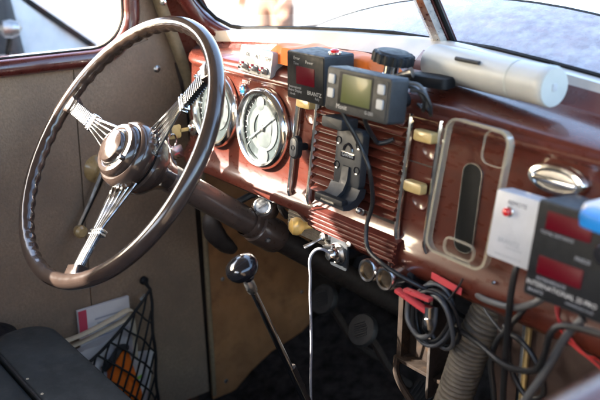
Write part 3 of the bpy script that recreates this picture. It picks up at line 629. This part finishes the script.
# ------------------------------------------------------------------ red-digit display box
M = fr(-.0625, -.050, .8645, .0)
lb = thing('display_box', (-.0625, -.02, .83), 'dark grey box with one red digit window above the left grille', 'display box')
obj('case', xf(rbox(.084, .069, .054, .003, .0012), M), 'grey_plastic', lb)
obj('front_plate', xf(slab(rrect(.081, .066, .002, 3), .0, .0010, .0004), M), 'black_plastic', lb)
obj('digit_window', xf(slab(rrect(.0405, .0255, .001, 3), .001, .0017, .0003), M @ T(.001, .002, 0)), 'led_screen', lb)
for tx, x, y, s_ in (('Error', -.0185, .0255, .0065), ('Power', .010, .0225, .0065), ('Time', -.020, .018, .006), ('International', -.022, -.0165, .0055), ('Retro Display', -.022, -.0215, .0055), ('BRANTZ', .0215, -.0205, .0082), ('Rally', .028, -.0265, .0050), ('12 volt', -.028, -.0270, .0045)):
    obj('lettering', text(tx, s_, M @ T(x, y, .001), .0004), 'print_white' if s_ > .006 else 'print_grey', lb)
obj('push_button', xf(join(lathe([(.0095, 0), (.0095, .0025), (.007, .003)], 20)), T(-.032, -.022, .8995)), 'chrome', lb)
obj('button_cap', xf(lathe([(.0062, .002), (.0062, .0055), (.004, .007), (0, .0072)], 18), T(-.032, -.022, .8995)), 'red_lens', lb)
obj('side_screw', xf(lathe([(.005, 0), (.005, .002), (0, .003)], 12), aim((-.105, -.035, .893), (-.3, -1, .2))), 'chrome', lb)
obj('foot', xf(lathe([(.011, 0), (.008, .012), (.008, .03)], 16), T(-.115, -.012, .862)), 'black_plastic', lb)

# ------------------------------------------------------------------ LCD trip computer
M = fr(.0780, -.080, .8675, .10)
tc_ = thing('trip_computer', (.078, -.06, .84), 'black trip computer with olive screen and four grey buttons', 'trip computer')
obj('case', xf(rbox(.121, .058, .030, .005, .003), M), 'grey_plastic', tc_)
obj('face_plate', xf(slab(rrect(.112, .050, .004, 4), 0, .0010, .0005), M), 'grey_plastic', tc_)
obj('bezel', xf(slab(rrect(.064, .0425, .001, 3), .001, .0014, .0002), M @ T(-.002, .004, 0)), 'black_plastic', tc_)
obj('screen', xf(slab(rrect(.0545, .0365, .0008, 3), .0014, .0018, .0002), M @ T(-.000, .004, 0)), 'lcd', tc_)
for x in (-.0475, .0455):
    for y in (.0135, -.005): obj('button', xf(slab(rrect(.0118, .0125, .002, 4), .001, .0032, .001), M @ T(x, y, 0)), 'button_grey', tc_)
obj('lettering', text('Monit', .0088, M @ T(-.025, -.0205, .001), .0004), 'print_white', tc_)
obj('lettering', text('G-200', .0062, M @ T(.027, -.0200, .001), .0004), 'print_grey', tc_)
obj('mount_arm', join(tube([M @ Vector((.01, -.01, -.03)), M @ Vector((.01, -.012, -.05)), Vector((.088, .0, .852))], .010, 10, sub=3)), 'black_plastic', tc_)

# ------------------------------------------------------------------ empty device cradle on the grille
M = fr(.006, -.022, .757, .09)
cd_ = thing('device_cradle', (.006, -.02, .70), 'empty black plastic device cradle in front of the dash louvres', 'cradle')
obj('back_plate', xf(slab(rrect(.056, .086, .010, 5), -.006, .006, .0025), M), 'grey_plastic', cd_)
obj('top_catch', xf(slab(rrect(.044, .016, .003, 4), -.004, .026, .002), M @ T(-.018, .048, 0)), 'grey_plastic', cd_)
obj('tray', loft([[M @ Vector((x, y, z)) for y, z in ((-.040, -.006), (-.052, -.004), (-.064, .008), (-.068, .022), (-.067, .034), (-.060, .036), (-.058, .024), (-.052, .012), (-.040, .006))] for x in (-.031, -.027, .027, .031)]), 'grey_plastic', cd_, 45)
obj('tray_lip', xf(slab(rrect(.060, .010, .003, 4), .026, .037, .002), M @ T(0, -.058, 0)), 'black_plastic', cd_)
obj('centre_rib', loft([[M @ Vector((x, y, z)) for y, z in ((-.012, .006), (-.035, .0065), (-.050, .013), (-.056, .024), (-.054, .028), (-.046, .017), (-.032, .0105), (-.012, .009))] for x in (-.007, .007)]), 'grey_plastic', cd_)
for x in (-.021, .021):
    for y in (.022, -.014): obj('screw', xf(lathe([(.0058, .005), (.0058, .0072), (.0042, .0068), (.004, .0055), (0, .0055)], 16), M @ T(x, y, 0)), 'black_gloss', cd_)
obj('contact', xf(box(-.014, .014, -.0012, .0012, 0, .002), M @ T(0, -.0600, .0365)), 'worn_chrome', cd_)
obj('arch_badge', tube([M @ Vector((.009*math.cos(a), .010 + .010*math.sin(a), .0062)) for a in [PI*k/10 for k in range(11)]], .0022, 6), 'black_gloss', cd_)
obj('name_plate', xf(slab(rrect(.030, .0085, .002, 4), .005, .0068, .0004), M @ T(0, .0035, 0)), 'black_gloss', cd_)
obj('lettering', text('GARMIN', .0062, M @ T(0, .0035, .0068), .0004), 'print_grey', cd_)

# ------------------------------------------------------------------ things lying on the dash top
kc = thing('clamp_knob', (.052, .012, .868), 'black fluted clamp knob on a chrome stem on the dash top', 'clamp')
n, P = 192, []
for k in range(n):
    a = 2*PI*k/n; r = .0285 + .0010*math.copysign(min(1, abs(math.sin(a*16))*1.8), math.sin(a*16)); P.append((r*math.cos(a), r*math.sin(a)))
KM = T(.048, .012, .8935) @ Matrix.Rotation(R(-4), 4, 'X') @ Matrix.Rotation(R(8), 4, 'Y')
obj('fluted_knob', xf(slab(P, .001, .0145, .003), KM), 'black_plastic', kc)
obj('cap', xf(lathe([(.0235, .0140), (.0215, .0165), (.012, .0172), (0, .0174)], 32), KM), 'grey_plastic', kc)
obj('stem', xf(join(lathe([(.0145, -.028), (.014, -.018), (.0105, -.014), (.0105, 0)], 18)), KM), 'chrome', kc)
obj('clamp_arm', xf(slab(rrect(.062, .030, .008, 5), -.010, .004, .003), T(.106, .028, .880) @ Matrix.Rotation(R(10), 4, 'Z')), 'black_plastic', kc)
obj('arm_bolt', tube([(.062, -.010, .876), (.080, .0, .884), (.092, .006, .888)], [.003, .004, .0075], 10), 'steel', kc)
ov = thing('orange_vest', (-.11, .03, .866), 'crumpled orange safety vest lying on the dash behind the display boxes', 'vest')
V = []; nx, ny = 40, 9
def vz(i, j):
    u, v = i/nx, j/ny
    return .006*math.sin(u*17 + v*3) + .004*math.sin(u*31 - v*5 + 1) + .003*math.sin(v*9 + u*7)
rings = []
for i in range(nx + 1):
    x = -.235 + .252*i/nx; L = []
    e_ = min(1, min(i, nx - i)/3)
    for j in range(ny + 1): L.append(Vector((x, .012 + .052*j/ny, .870 + (.0225*(0.75 + .25*min(1, i/16)))*e_*math.sin(PI*min(1, .15 + j/ny*.75))**.4 + vz(i, j)*.28)))
    for j in range(ny + 1): L.append(Vector((x, .064 - .052*j/ny, .858)))
    rings.append(L)
obj('cloth', loft(rings), 'orange_fabric', ov, 70)
cy_ = thing('white_tube', (.18, .057, .868), 'white plastic tube lying on the dash top below the divider post', 'tube')
A, B = Vector((.070, .068, .893)), Vector((.282, .046, .893)); dx = (B - A).length
M = aim(A, B - A)
obj('shell', xf(lathe([(.020, .0), (.0235, .002), (.0245, .006), (.0245, dx - .012), (.0250, dx - .011), (.0250, dx - .003), (.0238, dx)], 48), M), 'white_plastic', cy_)
obj('end_cap', xf(lathe([(.0232, dx - .001), (.0230, dx + .0012), (0, dx + .0014)], 40), M), 'cap_plastic', cy_)
obj('seam', xf(lathe([(.0247, dx - .058), (.0251, dx - .057), (.0251, dx - .0555), (.0247, dx - .0545)], 48, False), M), 'cap_plastic', cy_)
obj('cap_mark', xf(slab(rrect(.008, .009, .001, 3), dx + .0014, dx + .002, .0002), M), 'button_grey', cy_)
obj('slot', tube([Vector((.135 + .001, .068 - .0245*.84 - .008, .893 + .0155)), Vector((.178, .0565 - .0245*.84 - .0005, .893 + .0155))], .0028, 8), 'grey_plastic', cy_)

# ------------------------------------------------------------------ clear phone case leaning on the glovebox
M = fr(.2235, -.019, .760, .15, 0, R(-1.5))
pc = thing('clear_phone_case', (.222, -.03, .67), 'empty clear plastic phone case hanging over the black dash slot', 'phone case')
O, I, I2 = rrect(.098, .174, .017, 7), rrect(.0945, .1705, .0155, 7), rrect(.0950, .1710, .0157, 7)
obj('rim', xf(ringplate(I, O, 0, .0105), M), 'clear_edge', pc)
obj('rim_lip', xf(ringplate(rrect(.0915, .1675, .014, 7), rrect(.0985, .1745, .0173, 7), .0106, .0118), M), 'clear_edge', pc)
obj('back_sheet', xf(([(*p, .0006) for p in I2], [tuple(range(len(I2)))]), M), 'clear_plastic', pc)
CM = M @ T(.026, .062, 0)
obj('camera_collar', xf(ringplate(rrect(.0372, .0392, .0108, 6), rrect(.040, .042, .012, 6), .0007, .0035), CM), 'clear_edge', pc)
obj('bottom_tab', xf(ringplate([(p[0], p[1]) for p in rrect(.044, .018, .007, 5)], rrect(.050, .024, .010, 5), .0007, .0040), M @ T(0, -.073, 0)), 'clear_edge', pc)
obj('bottom_sheet', xf(slab(rrect(.044, .018, .007, 5), .0008, .0030, .0004), M @ T(0, -.073, 0)), 'clear_plastic', pc)

# ------------------------------------------------------------------ remote box and twin-display tripmeter
M = fr(.3195, -.060, .7515, .14)
rm = thing('remote_box', (.32, -.05, .71), 'small white plastic box with a red push button beside the black tripmeter', 'remote box')
obj('case', xf(rbox(.060, .080, .024, .004, .002), M), 'white_box', rm)
obj('lettering', text('REMOTE', .0068, M @ T(.001, .0285, 0), .0004), 'print_dark', rm)
obj('lettering', text('BRANTZ', .0078, M @ T(-.002, -.0165, 0), .0004), 'print_grey', rm)
obj('lettering', text('International', .0045, M @ T(.006, -.0225, 0), .0004), 'print_grey', rm)
obj('lettering', text('www.brantz.co.uk', .0050, M @ T(0, -.0325, 0), .0004), 'print_grey', rm)
obj('button_collar', xf(lathe([(.0060, 0), (.0060, .002), (.0045, .003)], 18), M @ T(-.008, .0185, 0)), 'chrome', rm)
obj('push_button', xf(lathe([(.0048, .002), (.0048, .007), (.003, .0085), (0, .009)], 16), M @ T(-.008, .0185, 0)), 'red_lens', rm)
M = fr(.4530, -.100, .7585, .13)
tm = thing('tripmeter', (.453, -.08, .70), 'black tripmeter box with two red digit windows at the passenger side', 'tripmeter')
obj('case', xf(rbox(.160, .104, .060, .004, .002), M), 'grey_plastic', tm)
obj('front_plate', xf(slab(rrect(.156, .100, .003, 3), 0, .0012, .0005), M), 'black_plastic', tm)
X0 = .413 - .453
obj('digit_window', xf(slab(rrect(.052, .019, .001, 3), .0012, .002, .0003), M @ T(X0, .0330, 0)), 'led_screen', tm)
obj('digit_window', xf(slab(rrect(.052, .0195, .001, 3), .0012, .002, .0003), M @ T(X0 - .001, -.0150, 0)), 'led_screen', tm)
obj('digit_window', xf(slab(rrect(.040, .0195, .001, 3), .0012, .002, .0003), M @ T(.043, -.0150, 0)), 'led_screen', tm)
for tx, x, y, s_ in (('TOTAL DISTANCE', X0 - .011, .0195, .0048), ('FREEZE', X0 + .022, .004, .0055), ('INTERMEDIATE', X0 - .008, -.0295, .0052), ('INTERNATIONAL 2S PRO', X0 + .005, -.0365, .0074), ('BRANTZ', X0 - .024, -.0440, .0050), ('www.brantz.co.uk', X0 + .028, -.0435, .0044)):
    obj('lettering', text(tx, s_, M @ T(x, y, .0012), .0004), 'print_white' if s_ > .007 else 'print_grey', tm)
obj('rotary_knob', xf(lathe([(.012, .001), (.0115, .012), (.009, .015), (0, .0155)], 22), M @ T(.008, .020, 0)), 'black_gloss', tm)
bt = thing('wipes_pack', (.455, -.09, .811), 'small bright blue and white pack lying on top of the black tripmeter', 'pack')
obj('pack', xf(slab(rrect(.065, .040, .010, 5), 0, .014, .005), T(.463, -.094, .8105) @ Matrix.Rotation(R(-6), 4, 'Z')), 'paper', bt)
obj('blue_band', xf(slab(rrect(.046, .022, .008, 5), 0, .015, .005), T(.462, -.118, .8095) @ Matrix.Rotation(R(-8), 4, 'Z') @ Matrix.Rotation(R(8), 4, 'X')), 'blue_plastic', bt)

# ------------------------------------------------------------------ under-dash switch panel, sockets, cables
tp = thing('toggle_panel', (-.085, -.015, .60), 'worn metal switch strip under the dash with a yellow pull knob', 'switch panel')
M = fr(-.088, -.018, .622, .05)
obj('strip', xf(slab(rrect(.110, .040, .002, 3), -.004, .002, .0008), M), 'worn_plate', tp)
for k in range(5): obj('ridge', xf(box(-.054, .054, -.0009, .0009, .002, .0034), M @ T(0, -.013 + .006*k, 0)), 'worn_plate', tp)
k = obj('pull_knob', xf(lathe([(.005, 0), (.0052, .010), (.0065, .016), (.0125, .021), (.0145, .028), (.0125, .035), (.006, .039), (0, .0395)], 24), aim((-.075, -.022, .630), (-.45, -.85, 0))), 'yellow_ivory', tp)
k = obj('toggle_boss', xf(lathe([(.0135, 0), (.0135, .002), (.009, .004), (.0065, .006), (.0065, .012), (.004, .014)], 18), M @ T(.045, .000, .002)), 'worn_chrome', tp)
obj('toggle_lever', tube([(-.043, -.030, .622), (-.050, -.048, .613), (-.055, -.058, .608)], [.0022, .003, .0042], 8), 'chrome', k)
ps = thing('charging_socket', (-.005, -.02, .58), 'square black socket plate under the dash with a chrome plug holding the white cable', 'socket')
M = fr(-.008, -.030, .607, .03)
obj('plate', xf(slab(rrect(.038, .048, .004, 3), -.004, 0, .001), M), 'grey_plastic', ps)
obj('collar', xf(lathe([(.0165, 0), (.0165, .004), (.013, .007), (.011, .006)], 28, False), M), 'worn_chrome', ps)
obj('barrel', xf(lathe([(.0135, -.055), (.0135, -.004)], 20), M), 'black_plastic', ps)
obj('plug', xf(join(lathe([(.0108, 0), (.0108, .012), (.0090, .018), (.0060, .021), (0, .0215)], 22)), M), 'chrome', ps)
obj('plug_tab', xf(box(-.003, .020, -.0035, .0035, .012, .019, .002), M @ T(-.012, .010, 0) @ Matrix.Rotation(R(20), 4, 'Z')), 'chrome', ps)
obj('screw', xf(lathe([(.0042, 0), (.0042, .003), (0, .004)], 8), aim((.018, -.032, .630), (.2, -1, .3))), 'worn_chrome', ps)
ts = thing('twin_socket', (.098, -.01, .59), 'pair of round chrome-rimmed power sockets in a black bracket under the dash', 'socket')
M = fr(.096, -.022, .612, .10)
obj('bracket', xf(slab(rrect(.078, .042, .008, 4), -.050, -.002, .003), M), 'black_plastic', ts)
for x in (-.0178, .0178):
    k = obj('socket', xf(lathe([(.0160, -.003), (.0160, .024), (.0170, .026), (.0170, .030), (.0155, .0325), (.0125, .032), (.0115, .027)], 32, False), M @ T(x, 0, 0)), 'chrome', ts)
    obj('barrel', xf(lathe([(.0117, .0280), (.0113, -.0005), (0, -.0005)], 24, False), M @ T(x, 0, 0)), 'socket_tan', k)
    obj('contact', xf(lathe([(.0035, -.0005), (.0035, .004), (0, .0045)], 12), M @ T(x, 0, 0)), 'steel', k)

def cable(P, r, m, label, sub=8, name='cable', cat='cable', group=None, n=12):
    return tag(obj(name, tube(P, r, n, sub=sub), m, None, 60), label, cat, group)
cable([(-.006, -.048, .612), (-.006, -.062, .622), (-.013, -.070, .621), (-.020, -.075, .606), (-.0225, -.072, .575), (-.0265, -.069, .540), (-.0305, -.064, .50), (-.034, -.060, .455), (-.041, -.055, .40), (-.046, -.050, .343), (-.05, -.04, .2), (-.05, .0, .15)], .0021, 'cable_white', 'thin white cable hanging straight down from the charging socket')
cable([(.034, -.066, .838), (.042, -.064, .825), (.049, -.060, .812), (.059, -.050, .785), (.074, -.050, .761), (.072, -.040, .713), (.067, -.045, .677), (.078, -.052, .648), (.115, -.060, .640), (.148, -.054, .630), (.176, -.035, .615), (.186, -.005, .587), (.19, .03, .56)], .0031, 'cable_black', 'black cable from the trip computer hanging over the louvres and twin sockets')
cable([(.079, -.066, .842), (.074, -.058, .825), (.064, -.036, .803), (.060, -.022, .790), (.070, -.016, .792), (.078, -.010, .797)], .0032, 'cable_black', 'short black cable curling behind the trip computer onto the louvres')
for k, (dx_, dz_) in enumerate(((0, 0), (.006, .005), (.013, -.003))):
    cable([(.128 + dx_, -.048, .882 + dz_), (.142 + dx_, -.040, .880 + dz_), (.152 + dx_*.8, -.034, .866 + dz_), (.146 + dx_, -.028, .852 + dz_), (.136 + dx_, -.018, .850 + dz_), (.120 + dx_, -.010, .852)], .0024, 'cable_grey' if k == 1 else 'cable_black', ('black wire', 'grey wire', 'outermost black wire')[k] + ' looping at the right side of the trip computer', name='wire')
# coil of leads held by a red clip
for k in range(5):
    a = k*.9; rx, rz = .030 - .002*(k % 3), .040 + .003*(k % 2); c0 = Vector((.190 + .004*(k - 2), -.028 - .006*(k % 3), .585 - .002*k))
    g = tube([c0 + Vector((rx*math.cos(t)*(1 + .06*math.sin(3*t + k)), .010*math.sin(t*1 + a), rz*math.sin(t))) for t in [2*PI*i/28 for i in range(28)]], .0030, 8, True)
    tag(obj('coiled_lead', g, ('cable_black', 'cable_grey', 'cable_black', 'cable_black', 'cable_grey')[k], None, 60), ('first loop of black lead at the left of the coil under the dash', 'grey loop lying in the coil of leads under the dash', 'middle black loop of the coil of leads under the dash', 'black loop behind the right side of the coil of leads', 'outer grey loop at the right of the coil of leads')[k], 'cable')
cable([(.148, -.040, .600), (.150, -.044, .580), (.157, -.048, .566), (.176, -.050, .554), (.193, -.050, .560), (.200, -.046, .578), (.196, -.040, .60)], .0036, 'cable_grey', 'thick pale grey lead hanging lowest in front of the coil')
rc = thing('red_clip', (.17, -.05, .605), 'red plastic clip gripping the coil of leads under the dash', 'clip')
obj('jaw', xf(box(-.030, .030, -.0055, .0055, -.003, .003, .002), T(.170, -.056, .6045) @ Matrix.Rotation(R(10), 4, 'Y')), 'red_plastic', rc)
obj('jaw', xf(box(-.024, .022, -.005, .005, -.0028, .0028, .002), T(.176, -.052, .614) @ Matrix.Rotation(R(-2), 4, 'Y')), 'red_plastic', rc)
obj('spring', xf(lathe([(.006, -.008), (.006, .008)], 14), T(.199, -.056, .600)), 'chrome', rc)
obj('sleeve', tube([(.198, -.058, .592), (.200, -.057, .578), (.199, -.055, .570)], [.006, .0075, .004], 10), 'chrome', rc)
obj('tongue', xf(box(-.026, .026, -.001, .001, -.005, .005, .0008), T(.203, -.030, .634) @ Matrix.Rotation(R(6), 4, 'Y')), 'red_plastic', rc)
cable([(.208, -.034, .610), (.216, -.034, .622), (.226, -.032, .640), (.229, -.030, .650)], .0014, 'cable_black', 'thin black tie running from the coil up to the dash edge', name='tie')
HP = smooth([(.246, .050, .66), (.236, .028, .60), (.216, .015, .53), (.200, .010, .46), (.180, .0, .36), (.17, .0, .24), (.165, .02, .02)], 70)
hs = tag(obj('corrugated_hose', tube(HP, [.0222 + .0036*abs(math.sin(i*PI/7.0))**.7 for i in range(len(HP))], 22), 'hose_rubber', None, 70), 'ribbed grey brown heater hose running down from under the dash', 'hose')
# heater box with a worn metal edge, rusty bracket
hx = thing('heater_box', (.34, .12, .20), 'dark brown heater box under the passenger side with a worn bright edge strip', 'heater box')
obj('case', box(.255, .62, .012, .22, .10, .632, .006), 'heater_brown', hx)
obj('edge_strip', box(.300, .3055, .004, .0115, .10, .622, .0015), 'chrome', hx)
obj('edge_strip', box(.306, .3105, .006, .0115, .10, .622, .0012), 'ivory', hx)
rk = thing('rusty_bracket', (.08, .06, .44), 'rusty steel support bracket left of the heater hose', 'bracket')
obj('upright', box(.046, .056, .046, .070, .420, .62, .001), 'rusty_steel', rk)
obj('shelf', box(.046, .150, .040, .075, .428, .434, .001), 'rusty_steel', rk)
obj('web', box(.056, .100, .064, .070, .434, .475, .001), 'rusty_steel', rk)
obj('flange', box(.124, .129, .030, .074, .400, .62, .001), 'column_black', rk)
obj('stay', tube([(.050, .044, .432), (.060, .036, .405), (.100, .030, .380), (.160, .030, .352), (.2, .04, .33)], .0055, 8, sub=4), 'rusty_steel', rk)
# loose wiring on the passenger side
cable([(.329, -.056, .714), (.328, -.060, .70), (.325, -.060, .666), (.318, -.050, .607), (.313, -.040, .519), (.312, -.03, .40)], .0040, 'cable_black', 'black cable dropping straight down from the white remote box')
cable([(.236, .0, .630), (.245, -.018, .630), (.277, -.036, .639), (.325, -.052, .654), (.358, -.062, .675), (.372, -.058, .690)], .0042, 'cable_grey', 'grey cable sagging along the dash edge below the remote box')
cable([(.50, -.12, .708), (.474, -.120, .705), (.452, -.120, .702), (.430, -.120, .695), (.420, -.120, .681), (.410, -.110, .650), (.394, -.100, .621), (.357, -.080, .597), (.319, -.060, .582), (.272, -.040, .578), (.222, -.020, .572), (.196, -.010, .579)], .0036, 'cable_black', 'long black cable curving from the tripmeter across to the coil')
cable([(.440, -.095, .70), (.427, -.100, .677), (.416, -.100, .649), (.401, -.100, .612), (.385, -.100, .579), (.36, -.1, .53)], .0046, 'cable_grey', 'thick dark grey cable running diagonally down below the tripmeter')
cable([(.318, -.020, .640), (.300, -.030, .606), (.287, -.030, .581), (.284, -.030, .551), (.293, -.030, .505), (.30, -.03, .42)], .0038, 'cable_black', 'black cable bowing left in front of the heater box')
cable([(.296, -.028, .612), (.304, -.030, .606), (.322, -.030, .603), (.341, -.030, .591), (.356, -.030, .571), (.362, -.030, .547), (.344, -.030, .534), (.326, -.030, .543), (.310, -.030, .570), (.302, -.024, .61)], .0034, 'cable_black', 'black cable forming a wide loop in front of the heater box')
cable([(.232, .006, .63), (.244, -.004, .61), (.270, -.006, .592), (.285, -.008, .591), (.294, -.006, .615), (.296, .0, .64)], .0020, 'cable_grey', 'thin grey wire dipping beside the top of the hose', name='wire')
cable([(.360, -.02, .68), (.367, -.030, .658), (.381, -.030, .641), (.399, -.030, .626), (.429, -.030, .614), (.46, -.03, .60)], .0016, 'wire_red', 'upper red wire slanting down behind the tripmeter', name='wire')
cable([(.358, -.01, .67), (.364, -.020, .646), (.377, -.020, .625), (.403, -.020, .615), (.422, -.020, .615), (.46, -.02, .59)], .0016, 'wire_red', 'lower red wire slanting down behind the tripmeter', name='wire')

# ------------------------------------------------------------------ passenger door sill close to the camera
pd = thing('passenger_door', (.66, -.35, .0), 'maroon passenger door sill blurred in the near right corner', 'car door')
obj('sill_moulding', tube([(.635, -1.1, .814), (.635, -.7, .814), (.635, -.45, .812), (.635, -.1, .807), (.635, .08, .804)], .021, 16), 'maroon', pd)
obj('inner_panel', box(.625, .645, -1.1, .08, .02, .806), 'door_cloth', pd)
obj('outer_panel', box(.66, .70, -1.1, .08, -.15, .812), 'maroon', pd)

# ------------------------------------------------------------------ outside: white car parked alongside, a person by it
wc = thing('white_car', (-2.3, 0, GZ), 'white car parked close beside the driver window', 'car')
side = [(-2.2, -.16), (-2.25, .25), (-2.15, .52), (-1.5, .66), (-1.0, .70), (.30, .70), (.42, .66), (1.5, .52), (2.05, .36), (2.15, .05), (2.1, -.16)]
obj('body', loft([[Vector((x, y*k_, GZ + .2 + (z - GZ - .2)*k2)) for y, z in side] for x, k_, k2 in ((-3.10, .97, .93), (-3.0, 1, 1), (-1.6, 1, 1), (-1.50, .985, .985), (-1.47, .97, .94))]), 'car_white', wc)
cab = [(-1.75, .68), (-1.2, 1.02), (-.85, 1.08), (-.30, 1.08), (-.12, 1.03), (.33, .69)]
obj('cabin_glass', loft([[Vector((x, y, z)) for y, z in cab] for x in (-3.02, -1.53)]), 'car_glass_dark', wc)
def pil(p0, p1, w_, nm, mt): return obj(nm, tube([Vector(p0), Vector(p1)], w_, 6, flat=.5, up=(1, 0, 0)), mt, wc)
pil((-1.52, .36, .69), (-1.56, -.10, 1.05), .030, 'windscreen_pillar', 'car_white')
pil((-1.515, .305, .70), (-1.555, -.14, 1.05), .010, 'pillar_seal', 'gasket')
pil((-1.515, .070, .70), (-1.555, .030, 1.05), .020, 'window_divider', 'grey_plastic')
pil((-1.52, -.80, .69), (-1.56, -.80, 1.06), .035, 'door_pillar', 'car_white')
obj('rear_door_glass', box(-1.524, -1.518, -.76, .045, .705, .99), 'grey_plastic', wc)
obj('roof_skin', box(-2.99, -1.56, -1.05, -.22, 1.06, 1.10, .015), 'car_white', wc)
obj('door_mirror', xf(lathe([(.012, -.03), (.024, -.02), (.026, .0), (.018, .02), (0, .03)], 20), aim((-1.44, .030, .785), (.3, 1, 0))), 'steel', wc)
obj('mirror_stalk', tube([(-1.49, .03, .71), (-1.46, .03, .75), (-1.44, .03, .785)], .008, 8), 'gasket', wc)
for y in (-1.35, 1.35):
    for x in (-1.62, -2.98):
        w_ = obj('wheel', xf(lathe([(.31, -.09), (.31, .09), (.22, .10), (.20, .07), (0, .07)], 28), aim((x, y, GZ + .31), (1, 0, 0))), 'black_rubber', wc)
        obj('rim', xf(lathe([(.20, .071), (.20, .105), (.05, .09), (0, .09)], 20), aim((x, y, GZ + .31), (1, 0, 0))), 'steel', w_)

# person standing beyond the parked car (only hips and hands show through the glass)
pn = thing('person', (-4.25, 3.05, GZ), 'person in a pale shirt and brown trousers standing beyond the windshield', 'person')
def skin(name, pts, edges, m, par):
    me = bpy.data.meshes.new(name); me.from_pydata([Vector(p[:3]) for p in pts], edges, []); o = bpy.data.objects.new(name, me); COL.objects.link(o)
    put(o, WORLD[pn.name], par); md = o.modifiers.new('skin', 'SKIN'); md.use_smooth_shade = True
    for i, p in enumerate(pts):
        q = me.skin_vertices[0].data[i]; q.radius = p[3] if isinstance(p[3], tuple) else (p[3], p[3]); q.use_root = i == 0
    sb_ = o.modifiers.new('sub', 'SUBSURF'); sb_.levels = 1; sb_.render_levels = 1
    me.materials.append(MT[m]); return o
B = [(0, 0, .95, (.15, .11)), (0, 0, 1.15, (.14, .10)), (0, 0, 1.35, (.17, .11)), (0, 0, 1.46, (.08, .07)), (0, -.01, 1.54, .055), (0, -.02, 1.63, (.078, .095)), (0, -.02, 1.70, (.07, .08)),
     (.19, 0, 1.42, .06), (.25, .02, 1.15, .043), (.27, -.08, .92, .033), (.27, -.11, .83, (.02, .04)), (-.19, 0, 1.42, .06), (-.25, .02, 1.15, .043), (-.27, -.08, .92, .033), (-.27, -.11, .83, (.02, .04)),
     (.10, 0, .88, .085), (.11, -.02, .50, .058), (.11, 0, .10, .038), (.12, -.14, .04, .04), (-.10, 0, .88, .085), (-.11, -.02, .50, .058), (-.11, 0, .10, .038), (-.12, -.14, .04, .04)]
Ed = [(0, 1), (1, 2), (2, 3), (3, 4), (4, 5), (5, 6), (2, 7), (7, 8), (8, 9), (9, 10), (2, 11), (11, 12), (12, 13), (13, 14), (0, 15), (15, 16), (16, 17), (17, 18), (0, 19), (19, 20), (20, 21), (21, 22)]
for s_ in (1, -1):
    h = 10 if s_ > 0 else 14
    for f, (dy, L) in enumerate(((-.035, .07), (-.012, .085), (.012, .08), (.033, .065))):
        i = len(B); B += [(s_*.27, -.12 + dy, .785, .009), (s_*.265, -.13 + dy, .785 - L*.6, .008), (s_*.255, -.125 + dy, .785 - L, .007)]; Ed += [(h, i), (i, i+1), (i+1, i+2)]
    i = len(B); B += [(s_*.255, -.165, .81, .010), (s_*.245, -.185, .775, .009)]; Ed += [(h, i), (i, i+1)]
bd = skin('body', B, Ed, 'skin', pn)
skin('trousers', [(0, 0, .97, (.165, .125)), (0, 0, .90, (.17, .13)), (.10, 0, .84, .105), (.11, -.02, .50, .082), (.11, 0, .09, .07), (-.10, 0, .84, .105), (-.11, -.02, .50, .082), (-.11, 0, .09, .07)], [(0, 1), (1, 2), (2, 3), (3, 4), (1, 5), (5, 6), (6, 7)], 'trousers', bd)
skin('shirt', [(0, 0, .98, (.165, .125)), (0, 0, 1.15, (.16, .12)), (0, 0, 1.36, (.185, .125)), (0, 0, 1.46, (.10, .09)), (.19, 0, 1.42, .078), (.245, .02, 1.17, .06), (-.19, 0, 1.42, .078), (-.245, .02, 1.17, .06)], [(0, 1), (1, 2), (2, 3), (2, 4), (4, 5), (2, 6), (6, 7)], 'shirt', bd)
obj('hair', ([Vector((.092*math.cos(a)*math.sin(b), -.005 + .108*math.sin(a)*math.sin(b), 1.665 + .105*math.cos(b))) + WORLD[pn.name] for b in [PI*.62*i/7 for i in range(8)] for a in [2*PI*k/16 for k in range(16)]], [(i*16+k, i*16+(k+1) % 16, (i+1)*16+(k+1) % 16, (i+1)*16+k) for i in range(7) for k in range(16)]), 'hair', bd)
